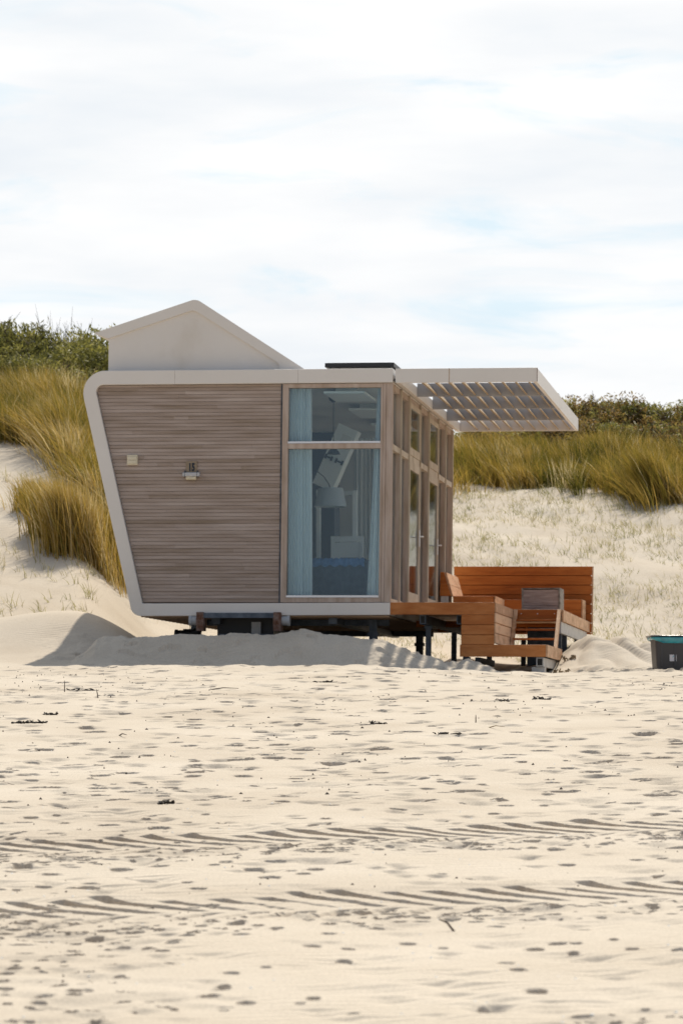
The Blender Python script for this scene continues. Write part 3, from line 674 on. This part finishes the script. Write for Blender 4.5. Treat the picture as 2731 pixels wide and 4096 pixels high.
curtain(-1.47, -1.125, -1.47, -1.115, .2, 1.86, 4.83, 8, 'curtain', 'pale gathered curtain at the left side of the tall window')
curtain(-.20, -.12, -.36, -.12, .2, 1.86, 4.83, 4, 'curtain', 'pale narrow curtain flaring downwards at the right side of the tall window')
curtain(-1.45, -1.0, -1.45, -1.0, 6.9, 1.86, 4.7, 7, 'curtain', 'pale curtain hanging at the far end of the room')
w_ = room_thing('wardrobe', 'dark tall wardrobe standing deep in the room behind the lamp', 'wardrobe', -2.1, 4.6)
MB().box(-.6, .66, 0, .6, 0, 2.75).build('carcass', M['roomdark'], w_); MB().box(-.58, .02, -.02, -.001, .05, 2.7).box(.03, .64, -.02, -.001, .05, 2.7).build('door', M['roomdark'], w_)
c_ = room_thing('tilted_cupboard', 'white cupboard leaning at a slant on a white post, two dark handles on its front', 'cupboard', -1.2, 3.1)
ang = R(24)
def rot2(a, b_): return (a*math.cos(ang)+b_*math.sin(ang), -a*math.sin(ang)+b_*math.cos(ang))
def tb(a0, a1, b0, b1, v0, v1, mbb=None):
    mbb = mbb or MB(); mbb.prism([tuple(np.add(rot2(*p), (-.01, 2.25))) for p in ((a0,b0),(a1,b0),(a1,b1),(a0,b1))], v0, v1); return mbb
tb(-.155, .155, -.48, .48, 0, .35).build('body', M['gwhite'], c_)
tb(-.03, .11, .18, .36, -.012, -.001).build('vent_panel', M['room'], c_)
for b0 in (-.04,):
    for a0 in (-.10, .07):
        tb(a0-.03, a0+.06, b0-.012, b0+.012, -.03, -.001, tb(a0-.045, a0-.02, b0-.035, b0+.035, -.04, -.001, tb(a0+.05, a0+.075, b0-.035, b0+.035, -.04, -.001))).build('handle', M['cush'], c_)
MB().box(-.30, -.24, .05, .11, 0, 1.78).box(-.3, .3, .12, .18, 1.70, 1.76).box(.24, .30, .05, .11, 0, 1.76).build('post', M['gwhite'], c_)
l_ = room_thing('arc_lamp', 'grey cone shaded arc lamp reaching over the sofa', 'lamp', -1.15, 2.2)
n = 24; ringb = [(.235*math.cos(6.283*i/n), .235*math.sin(6.283*i/n), 1.46) for i in range(n)]; ringt = [(.18*math.cos(6.283*i/n), .18*math.sin(6.283*i/n), 1.73) for i in range(n)]
MB().add(ringb+ringt, [(i,(i+1)%n,(i+1)%n+n,i+n) for i in range(n)]).build('lamp_shade', M['shade'], l_, smooth=True)
MB().tube([(0,0,1.72),(-.03,0,1.80),(-.10,0,1.9),(-.2,0,1.98),(-.32,0,2.0),(-.45,0,1.9),(-.5,0,1.6),(-.5,0,0)], .008, 6).tube([(-.5,0,0),(-.5,0,.03)], .13, 16).build('stem', M['cush'], l_)
p_ = room_thing('pendant_lamp', 'small black pendant lamp on a cord under the ceiling', 'lamp', -1.0, 1.6, 4.0)
MB().tube([(-.02,0,.845),(-.02,0,.79),(-.02,0,.76)], [.075,.06,.02], 14).tube([(-.02,0,.77),(-.02,0,.12)], .006, 6).build('cord', M['cush'], p_)
MB().tube([(-.02,0,.12),(-.02,0,.07),(-.02,0,.02)], [.02,.07,.10], 14).build('lamp_shade', M['cush'], p_)
s_ = room_thing('sofa', 'dark blue-grey sofa seen from behind through the tall window', 'sofa', -.86, .9)
MB().box(-.75, .6, 0, .22, .05, .62).build('back', M['sofa'], s_, bevel=.03); MB().box(-.75, .6, .22, .9, .05, .40).build('seat', M['sofa'], s_, bevel=.03)
for u0 in (-.42, -.04):
    x, y = wpos(-.86+u0+.16, 1.2)
    q = MB().box(-.165, .165, -.06, .08, -.02, .24).build('cushion', M['cush'], None, bevel=.05); q.location = (x, y, 2.28); q.rotation_euler = (0,0,-PH)
    tag(q, 'dark cushion on the left half of the sofa' if u0 < -.2 else 'dark cushion on the right half of the sofa', 'cushion', 'cushions on the sofa')
x, y = wpos(-.86, .9)
th = MB(); nn = 40
V = []; 
for i in range(nn+1):
    s = -.42+.80*i/nn
    V += [(s, -.012-.006*math.sin(i*1.3), .54+.015*math.sin(i*.9)), (s, -.012, .64), (s, .1, .655+.01*math.sin(i*1.7)), (s, .235, .63), (s, .235, .5)]
th.add(V, [(i*5+j, (i+1)*5+j, (i+1)*5+j+1, i*5+j+1) for i in range(nn) for j in range(4)])
q = th.build('throw_blanket', M['throw'], None, smooth=True); q.location = (x, y, 1.85); q.rotation_euler = (0,0,-PH)
tag(q, 'blue throw laid over the back of the sofa', 'blanket')
h_ = room_thing('white_chair', 'white chair with a framed panel back standing beyond the sofa', 'chair', -1.02, 3.0)
MB().box(-.24, -.19, 0, .05, 0, 1.08).box(.19, .24, 0, .05, 0, 1.08).box(-.19, .19, 0, .05, 1.0, 1.08).box(-.19, .19, .015, .04, .62, .99).build('back', M['gwhite'], h_)
MB().box(-.24, .24, .05, .5, .42, .47).build('seat', M['gwhite'], h_)
for u0, v0 in ((-.24,.45),(.19,.45)): MB().box(u0, u0+.05, v0, v0+.05, 0, .42).build('leg', M['gwhite'], h_)

# ------------------------------------------------------------------ waste bin on the right
wb = empty('waste_bin', (4.50, 47.5, .75), R(4), 'dark grey waste bin with a teal bag over its rim, half buried in the sand', 'waste bin')
def rrect(w, d_, r, n=6):
    P = []
    for cx, cy, a0 in ((w-r, d_-r, 0), (-w+r, d_-r, 90), (-w+r, -d_+r, 180), (w-r, -d_+r, 270)):
        for i in range(n+1): P.append((cx+r*math.cos(R(a0+90*i/n)), cy+r*math.sin(R(a0+90*i/n))))
    return P
A, B = rrect(.23, .24, .07), rrect(.265, .27, .08)
MB().hull([(x,y,0) for x,y in A], [(x,y,.56) for x,y in B]).build('body', M['binp'] if 'binp' in M else mat('dark_grey_bin_plastic', (.045,.042,.045), .45)[0], wb)
for k in (-.18, .0, .18): MB().box(k-.012, k+.012, -.268, -.24, .2, .5).build('rib', mat('bin_rib_plastic', (.05,.047,.05), .45)[0], wb)
C_ = rrect(.315, .31, .13, 9)
nC = len(C_); teal = noisy('teal_bag_film', (.01,.20,.27), (.03,.36,.42), (9,9,9), .22, 4, bump=.4, bscale=(16,16,9), spec=.8)
def sag(x, y): return .075*max(0, 1-(x/.30)**2)
mb = MB(); rows = []
for k, (sc_, dz) in enumerate(((.90,.0),(1.0,.012),(1.01,-.01),(.97,-1),(.93,-1))):
    for (x,y) in C_:
        z = .585+dz if dz > -.5 else (.585-.03-sag(x,y)*(.5 if k == 3 else 1.0))
        rows.append((x*sc_, y*sc_, z+.004*math.sin(x*40+k)))
mb.add(rows, [(k*nC+i, (k+1)*nC+i, (k+1)*nC+(i+1)%nC, k*nC+(i+1)%nC) for k in range(4) for i in range(nC)])
mb.build('bag', teal, wb, smooth=True)
rim = MB().tube([(x*1.02, y*1.02, .603) for x, y in C_]+[(C_[0][0]*1.02, C_[0][1]*1.02, .603)], .012, 8, cap=False); rim.build('rim', mat('glossy_black_rim', (.02,.02,.025), .2)[0], wb, smooth=True)
stk = MB().box(-.075, .02, -.2635, -.2605, .262, .352).build('sticker', mat('white_sticker', (.62,.6,.62), .5)[0], wb)
MB().add([(-.045,-.2655,.305),(-.03,-.2655,.33),(-.012,-.2655,.342),(-.022,-.2655,.322),(-.04,-.2655,.312)], [(0,4,3,2,1)]).build('emblem', mat('blue_green_emblem', (.05,.35,.42), .5)[0], stk)

# ------------------------------------------------------------------ vegetation
def blades(cx, cy, h, lean, width, spread, rc, cz=None, curl=.5, wind=-1.0, splay=(0, 0)):
    """cx,cy,h,lean,rc arrays: one entry per blade"""
    n = len(cx); z0 = H(cx, cy)-.03 if cz is None else cz
    yaw = rng.random(n)*6.283
    dx = wind*lean+rng.normal(0, spread, n)+splay[0]; dy = rng.normal(0, spread, n)-.15*lean+splay[1]
    ls = np.array([0, .38, .72, 1.0]); V = np.zeros((n, 7, 3)); ws = np.array([1, .85, .55])
    wx = np.cos(yaw)*width; wy = np.sin(yaw)*width
    for k, t in enumerate(ls):
        bx = cx+dx*h*(t**1.7); by = cy+dy*h*(t**1.7); bz = z0+h*(t-curl*.35*(dx*dx+dy*dy)*t**2.5)
        if k < 3:
            V[:, 2*k] = np.stack([bx-wx*ws[k], by-wy*ws[k], bz], 1); V[:, 2*k+1] = np.stack([bx+wx*ws[k], by+wy*ws[k], bz], 1)
        else: V[:, 6] = np.stack([bx, by, bz], 1)
    base = (np.arange(n)*7)[:, None]
    F_ = np.concatenate([base+np.array([0,1,3]), base+np.array([0,3,2]), base+np.array([2,3,5]), base+np.array([2,5,4]), base+np.array([4,5,6])])
    return V.reshape(-1, 3), F_, np.repeat(rc, 7)
def grass_mass(name, label, pts, bl, hgt, lean, width, spread, rc0, rcs, mname, rad=.28, curl=.5):
    n = len(pts); k = np.repeat(np.arange(n), bl); m_ = len(k)
    lf = fbm(pts[:,0]*.7+4, pts[:,1]*.5, 3); hs = np.repeat(rng.uniform(.7, 1.2, n)*(1+.9*lf), bl)*hgt; ln = np.repeat(rng.normal(lean, .24, n), bl); rc = np.repeat(rng.normal(rc0, rcs, n)+.7*fbm(pts[:,0]*1.1, pts[:,1]*.8+20, 3), bl)+rng.normal(0, .15, m_)
    a = rng.random(m_)*6.283; r = np.abs(rng.normal(0, rad, m_))
    cx = pts[k, 0]+r*np.cos(a); cy = pts[k, 1]+r*np.sin(a)
    hs = hs*rng.uniform(.55, 1.1, m_)
    V, F_, rr = blades(cx, cy, hs, ln+rng.normal(0, .08, m_), width, spread, np.clip(rc, 0, 1), curl=curl, splay=(np.cos(a)*r/rad*.28, np.sin(a)*r/rad*.28))
    o = quick_mesh(name, V, F_, M[mname], rr)
    return tag(o, label, 'grass', kind='stuff')
def scatter(n, y0, y1, a0, a1, keep):
    ys_ = rng.uniform(y0, y1, n); as_ = rng.uniform(a0, a1, n); xs_ = as_*ys_; k = keep(xs_, ys_, as_); return np.stack([xs_[k], ys_[k]], 1)
# lower edge of the grass on the left dune, by bearing
def edgeL(a): return np.interp(a, [-.13,-.098,-.088,-.08,-.072,-.05], [64.2,64.0,64.0,62.3,59.8,59.0])
pl = scatter(1400, 56, 76, -.125, -.060, lambda x, y, a: (y > edgeL(a)+1.2*fbm(x*.9, y*.9, 2)) | ((y > edgeL(a)-2.0) & (a > -.086) & (rng.random(len(x)) < .12)))
grass_mass('marram_grass', 'golden green marram grass covering the slope of the left dune', pl, 78, .9, .38, .0062, .16, .55, .26, 'marram', .20)
def edgeR(a): return np.interp(a, [-.06,.02,.035,.05,.06,.075,.09,.10,.13], [70.5,71.6,72.0,72.2,71.4,70.6,70.4,70.6,71])
pr = scatter(1650, 66, 77, -.005, .128, lambda x, y, a: ((y > edgeR(a)+2.6*fbm(x*.8+9, y*.8, 3)) & (fbm(x*1.7, y*.9+3, 2) > -.16)) | ((y > edgeR(a)-2.0) & (rng.random(len(x)) < .07)))
grass_mass('marram_grass', 'olive and golden marram grass along the top of the right dune', pr, 76, .68, .26, .0066, .15, .48, .26, 'marram', .21)
# separate clumps
def tuft(px, py, n_, hgt, rad, label, rc0=.6, lean=.35, mname='marram', width=.0065, group=None, spread=.13):
    n = int(n_*1.4); z0 = float(H(np.array([px]), np.array([py]))[0])
    a = rng.random(n)*6.283; r = np.abs(rng.normal(0, rad, n)); cx = px+r*np.cos(a); cy = py+r*np.sin(a)
    V, F_, rr = blades(cx, cy, hgt*rng.uniform(.5, 1.15, n), rng.normal(lean, .12, n), width, spread, np.clip(rng.normal(rc0, .2, n), 0, 1))
    V[:, 0] -= px; V[:, 1] -= py; V[:, 2] -= z0
    o = quick_mesh('grass_tuft', V, F_, M[mname], rr); o.location = (px, py, z0)
    return tag(o, label, 'grass tuft', group)
g_ = 'grass tufts at the foot of the left dune'
for (x, y, n_, h_, r_, rc, ln, lb) in [
    (-5.12, 58.4, 700, .55, .20, .62, .22, 'low golden grass tuft standing farthest left on the bare sand'),
    (-4.78, 57.2, 1200, .85, .20, .60, .20, 'golden green grass tuft second from the left on the bare sand'),
    (-4.42, 56.4, 1500, 1.15, .22, .72, .20, 'orange brown grass tuft midway between the farthest left tuft and the cabin'),
    (-4.06, 56.5, 1400, 1.15, .24, .78, .25, 'drooping straw coloured grass tuft just left of the white cabin frame'),
    (-3.72, 57.4, 1000, 1.1, .24, .66, .25, 'grass tuft half hidden behind the white cabin frame')]:
    tuft(x, y, n_, h_, r_, lb, rc, ln, group=g_)
tuft(3.8, 71.8, 420, .5, .28, 'small brown grass tuft alone on the pale sand below the right grass band', .75, .3)
tuft(6.3, 70.2, 900, 1.15, .25, 'large tall grass tuft hanging down onto the sand below the right grass band', .5, .35)
# sparse sprouts on the right dune and a few on the left
sp_ = scatter(4200, 55.5, 71.5, -.01, .125, lambda x, y, a: (fbm(x*.55+2, y*.5, 3)+.14*(y-60)/10+rng.normal(0, .08, len(x)) > -.02))
grass_mass('sparse_beach_grass', 'thin pale sprouts of grass scattered over the right dune slope', sp_, 5, .17, .3, .005, .4, .6, .3, 'sprout', .09)
sl_ = scatter(380, 52, 61.5, -.125, -.068, lambda x, y, a: fbm(x*.8+2, y*.8, 2) > .0)
grass_mass('sparse_beach_grass', 'few thin sprouts on the pale sand of the left dune', sl_, 5, .25, .3, .006, .35, .7, .2, 'sprout', .07)

def shrub_mesh(name, seed, w, h, leaves, leafsize, twiggy=0.0):
    r = np.random.default_rng(seed)
    nl = 11; lob = np.stack([r.normal(0, .36*w, nl), r.normal(0, .3*w, nl), r.uniform(.25, .72, nl)*h], 1); lr = r.uniform(.22, .42, nl)*w*.8
    k = r.integers(0, nl, leaves); d = r.normal(0, 1, (leaves, 3)); d /= np.linalg.norm(d, axis=1)[:, None]
    rad = lr[k]*(r.random(leaves)**.35)
    rad *= 1+.35*(vnoise(d[:,0]*4+k*7, d[:,1]*4+d[:,2]*3)-.4)
    p = lob[k]+d*rad[:, None]*np.array([1, 1, .8])
    # upright shoots
    ns = int(26*w); sx = r.normal(0, .42*w, ns); sy = r.normal(0, .3*w, ns); sh_ = h*(r.uniform(.55, .98, ns)-.25*np.abs(sx)/w)
    m_ = leaves//3; ks = r.integers(0, ns, m_); tt = r.uniform(.35, 1, m_)
    q = np.stack([sx[ks]+r.normal(0, .05, m_)*(1.3-tt), sy[ks]+r.normal(0, .05, m_)*(1.3-tt), sh_[ks]*tt], 1)
    p = np.concatenate([p, q]); n = len(p); p[:, 2] = np.maximum(p[:, 2], .02)
    a = r.normal(0, 1, (n, 3)); a[:, 2] = np.abs(a[:, 2])+.4; a /= np.linalg.norm(a, axis=1)[:, None]; b = np.cross(a, r.normal(0, 1, (n, 3))); b /= np.linalg.norm(b, axis=1)[:, None]
    s = leafsize*r.uniform(.6, 1.3, n)[:, None]
    V = np.stack([p-b*s*.28, p+a*s*.5-b*s*.0+b*s*.05, p+b*s*.28, p-a*s*.6], 1)
    V = np.stack([p-a*s, p-b*s*.3, p+a*s, p+b*s*.3], 1).reshape(-1, 3)
    F_ = (np.arange(n)*4)[:, None]+np.array([0, 1, 2, 3])
    clump = vnoise(p[:, 0]*2.1+seed, p[:, 2]*2.6+p[:, 1])
    rc = np.clip(.15+.75*clump+r.normal(0, .14, n), 0, 1)
    return V, F_, np.repeat(rc, 4), (sx, sy, sh_)
protos = {}
def shrub(i, x, y, w, h, label, group, mname, scale=1, leaves=7000, twiggy=False, dz=0):
    key = (i, mname, twiggy)
    if key not in protos:
        V, F_, rc, (sx, sy, sh_) = shrub_mesh('foliage', 40+i, 1.9, 1.7, 900 if twiggy else leaves, .055)
        root = empty('dune_shrub', (x, y, 0))
        quick_mesh('foliage', V, F_, M[mname], rc, parent=root)
        mb = MB(); r = random.Random(i)
        for a, b_, c in zip(sx, sy, sh_):
            m1 = (a*.6+r.uniform(-.08,.08), b_*.6, c*.55); mb.tube([(a*.25, b_*.25, 0), m1, (a, b_, c)], [.022, .013, .005], 4)
            for q in range(5 if twiggy else 3):
                t_ = r.uniform(.4, .95); px_, pz_ = a*.25+(a-a*.25)*t_, c*t_
                mb.tube([(px_, b_*t_, pz_), (px_+r.uniform(-.28,.28), b_*t_+r.uniform(-.2,.2), pz_+r.uniform(.1,.35))], [.008, .003], 3)
        mb.build('branches', M['twig'], root); protos[key] = root; o = root
    else:
        src = protos[key]; o = src.copy(); COL.objects.link(o)
        for ch in src.children:
            c = ch.copy(); COL.objects.link(c); c.parent = o
    z = float(H(np.array([x]), np.array([y]))[0])
    o.location = (x, y, z-.15+dz); o.scale = (w/1.9*scale, w/1.9*scale, h/1.7*scale); o.rotation_euler = (0, 0, random.uniform(0, 6.28))
    tag(o, label, 'shrub', group); return o
LG = 'green shrubs on the crest of the left dune'; LL = 'dense olive green shrub in the thicket along the crest of the left dune'
k = 0
for a, y, h in [(-.122,74.5,2.3),(-.113,74.8,2.3),(-.104,74.6,2.3),(-.0975,74.8,2.4),(-.0915,74.6,2.25),(-.0855,74.6,2.2),(-.080,74.4,1.9),(-.0745,74.6,1.75),(-.070,74.2,1.6),(-.0645,74,1.4),(-.058,74,1.3),
              (-.118,72.6,1.5),(-.107,72.4,1.5),(-.099,72.6,1.5),(-.092,72.4,1.5),(-.085,72.2,1.45),(-.079,71.8,1.4),(-.073,71.2,1.35),(-.067,70.4,1.25),(-.061,70.0,1.2),
              (-.101,73.6,1.9),(-.0885,73.6,1.8),(-.078,73.2,1.6),(-.067,72.5,1.4)]:
    LLx = 'dense olive green shrub '+('whose crown meets the sky' if y >= 74 else 'in the middle of the thicket' if y > 72.9 else 'right above the golden grass')+' on the left dune crest'
    shrub(k % 4, a*y, y, 2.1, h*.80, LLx, LG, 'leafL'); k += 1
for a, y, h, lb in [(-.0775,75.4,2.1,'bare twiggy bush poking above the left thicket, the left one of two'),(-.0700,75.2,1.8,'bare twiggy bush poking above the left thicket, the one nearer the cabin roof')]:
    shrub(k % 2, a*y, y, 1.2, h*.95, lb, 'twiggy bushes', 'leafL', twiggy=True); k += 1
RG = 'brown green shrubs on the crest of the right dune'; RL = 'brownish green shrub in the thicket along the crest of the right dune'
for a, y, h in [(.045,82,1.2),(.055,82,1.3),(.063,82,1.6),(.070,82,1.6),(.077,82,1.4),(.084,82,1.2),(.091,82,1.2),(.098,82,1.35),(.105,82,1.3),(.113,82,1.4),(.121,82,1.4),
              (.060,78.6,1.2),(.066,78.2,1.35),(.073,78.0,1.3),(.080,77.8,1.25),(.087,77.6,1.2),(.094,77.4,1.25),(.101,77.2,1.25),(.109,77,1.3),(.117,77,1.3)]:
    RLx = 'brownish green shrub '+('whose crown meets the sky' if y >= 82 else 'right above the grass band')+' on the right dune crest'
    shrub(k % 4, a*y, y, 2.0, h*.82, RLx, RG, 'leafR' if k % 3 else 'leafL'); k += 1

# ------------------------------------------------------------------ beach litter
def gz(x, y):
    i = int(np.searchsorted(ys, y)); j = int(np.searchsorted(ac, x/max(y, 8))); return float(ZZ[min(i, nr-1), min(j, nc-1)])
def fromview(px, py):       # bearing and row of a spot measured on the open beach
    d_ = 1.6/(.0565-(1690-py)/8000); return (px-784)/8000*d_, d_
def weed(px, py, s, label, mname='weed', n=16):
    x, y = fromview(px, py) if py else px; z = gz(x, y); mb = MB(); r = random.Random(int(px*7+py))
    a = 0; cx, cy = -s/2, 0
    for i in range(n):
        cx += s/n; cy += r.uniform(-.04, .04)*s*2; q = r.uniform(.003, .008)
        pts = [(cx, cy, .005)]
        for j in range(3): pts.append((pts[-1][0]+r.uniform(-.05,.05)*min(s*3,1), pts[-1][1]+r.uniform(-.05,.05), max(.0, pts[-1][2]+r.uniform(-.008,.012))))
        mb.tube(pts, [q, q*1.3, q, q*.3], 5)
    o = mb.build('seaweed_clump', M[mname], None); o.location = (x, y, z); return tag(o, label, 'seaweed', 'scraps of dried seaweed on the beach')
for px, py, s, lb in [(78,1663,.16,'tangled black seaweed clump at the far left of the beach'),(45,1664,.10,'small black seaweed scrap beside the tangled clump at the far left'),
    (190,1585,.28,'long black seaweed strand lying near the upright stick on the left'),(140,1583,.10,'little black seaweed scrap left of the upright stick'),
    (745,1567,.22,'dark seaweed strand on the sand in front of the cabin door window'),(1030,1686,.24,'curled black seaweed strand on the sand below the deck'),
    (865,1663,.12,'small curled seaweed strand left of the curled strand below the deck'),(380,1848,.10,'short dark scrap left of centre on the open sand'),
    (1148,1612,.14,'seaweed scrap just below the platform of the deck'),(1240,1605,.16,'thin dark strand below the steps of the deck'),(115,1642,.12,'black scrap between the far left clump and the long strand')]:
    weed(px, py, s, lb)
def stick(px, py, dx, dy, dz, r_, label, m_='twig'):
    x, y = fromview(px, py); z = gz(x, y)
    o = MB().tube([(0,0,-.01),(dx*.5, dy*.5, dz*.5+.01),(dx, dy, dz)], [r_, r_*.8, r_*.4], 6).build('stick', M[m_], None); o.location = (x, y, z); tag(o, label, 'stick', 'sticks on the beach')
stick(149, 1588, 0, 0, .12, .006, 'thin dark stick standing upright in the sand on the left')
stick(226, 1606, -.02, .0, .09, .006, 'short dark stick leaning beside the long seaweed strand on the left')
stick(478, 1585, .34, -.6, .0, .007, 'long thin dark stick lying flat left of the middle of the beach')
stick(540, 1606, .24, -.05, .0, .006, 'thin dark stick lying level in front of the timber cladding')
stick(272, 1690, .10, -.5, .0, .006, 'reddish brown straw lying slanted on the sand at left')
stick(1092, 1660, .0, 0, .07, .006, 'short stick upright beside a footprint below the deck')
stick(1118, 1670, .12, -.6, .0, .005, 'pale straw lying slanted below the deck', 'straw')
stick(1046, 2134, -.07, .0, .05, .006, 'forked brown twig on the sand near the bottom of the picture')
def debris(x, y, z, s, label, n=26):
    mb = MB(); r = random.Random(int(x*100))
    for i in range(n):
        p = (r.uniform(-s, s), r.uniform(-s*.5, s*.5), r.uniform(-.02, .05)); mb.tube([p, (p[0]+r.uniform(-.06,.06), p[1]+r.uniform(-.05,.05), p[2]-r.uniform(.0,.13))], [.014, .004], 4)
    o = mb.build('straw_clump', M['straw'], None); o.location = (x, y, z); tag(o, label, 'straw clump', 'dry straw clumps by the deck')
for x, y, s, lb in [(3.22, 49.6, .10, 'brown dry straw hanging from the sand edge below the end of the deck'), (3.02, 48.3, .13, 'long brown straw fringe on the sand bank beside the low platform'), (2.82, 47.2, .07, 'short dry straw at the foot of the sand bank by the concrete block')]:
    debris(x, y, float(H(np.array([x]), np.array([y]))[0])+.02, s, lb)
# tiny scraps nobody could count
mb = MB()
for i in range(1000):
    y = 11+32.5*random.random()**(1.1 if i % 2 else .5); x = rnd_a(y)
    if i % 4 and fbm(np.array([x*.6]), np.array([y*.3]), 3)[0] < .05: continue
    z = gz(x, y); s = random.uniform(.006, .018)*(1.0 if y > 20 else .6); e = random.uniform(.5, 1.4); a = random.uniform(0, 3.1)
    c_, s2 = math.cos(a), math.sin(a)
    P = [(-s*e,0),(0,-s*.6),(s*e,0),(0,s*.6)]
    mb.add([(x+p*c_-q*s2, y+p*s2+q*c_, z-.002) for p, q in P]+[(x, y, z+s*.9)], [(0,1,4),(1,2,4),(2,3,4),(3,0,4)])
tag(mb.build('beach_litter', M['stone'], None), 'tiny dark scraps and pebbles strewn over the sand', 'litter', kind='stuff')
mb = MB()
for i in range(260):
    y = 11+30*random.random()**1.3; x = rnd_a(y); z = gz(x, y); s = random.uniform(.004, .009)
    mb.add([(x-s,y,z),(x,y-s,z),(x+s,y,z),(x,y+s,z),(x,y,z+s*.7)], [(0,1,4),(1,2,4),(2,3,4),(3,0,4)])
tag(mb.build('shell_fragments', mat('shell', (.8,.78,.74), .4)[0], None), 'tiny white shell fragments strewn over the sand', 'shells', kind='stuff')
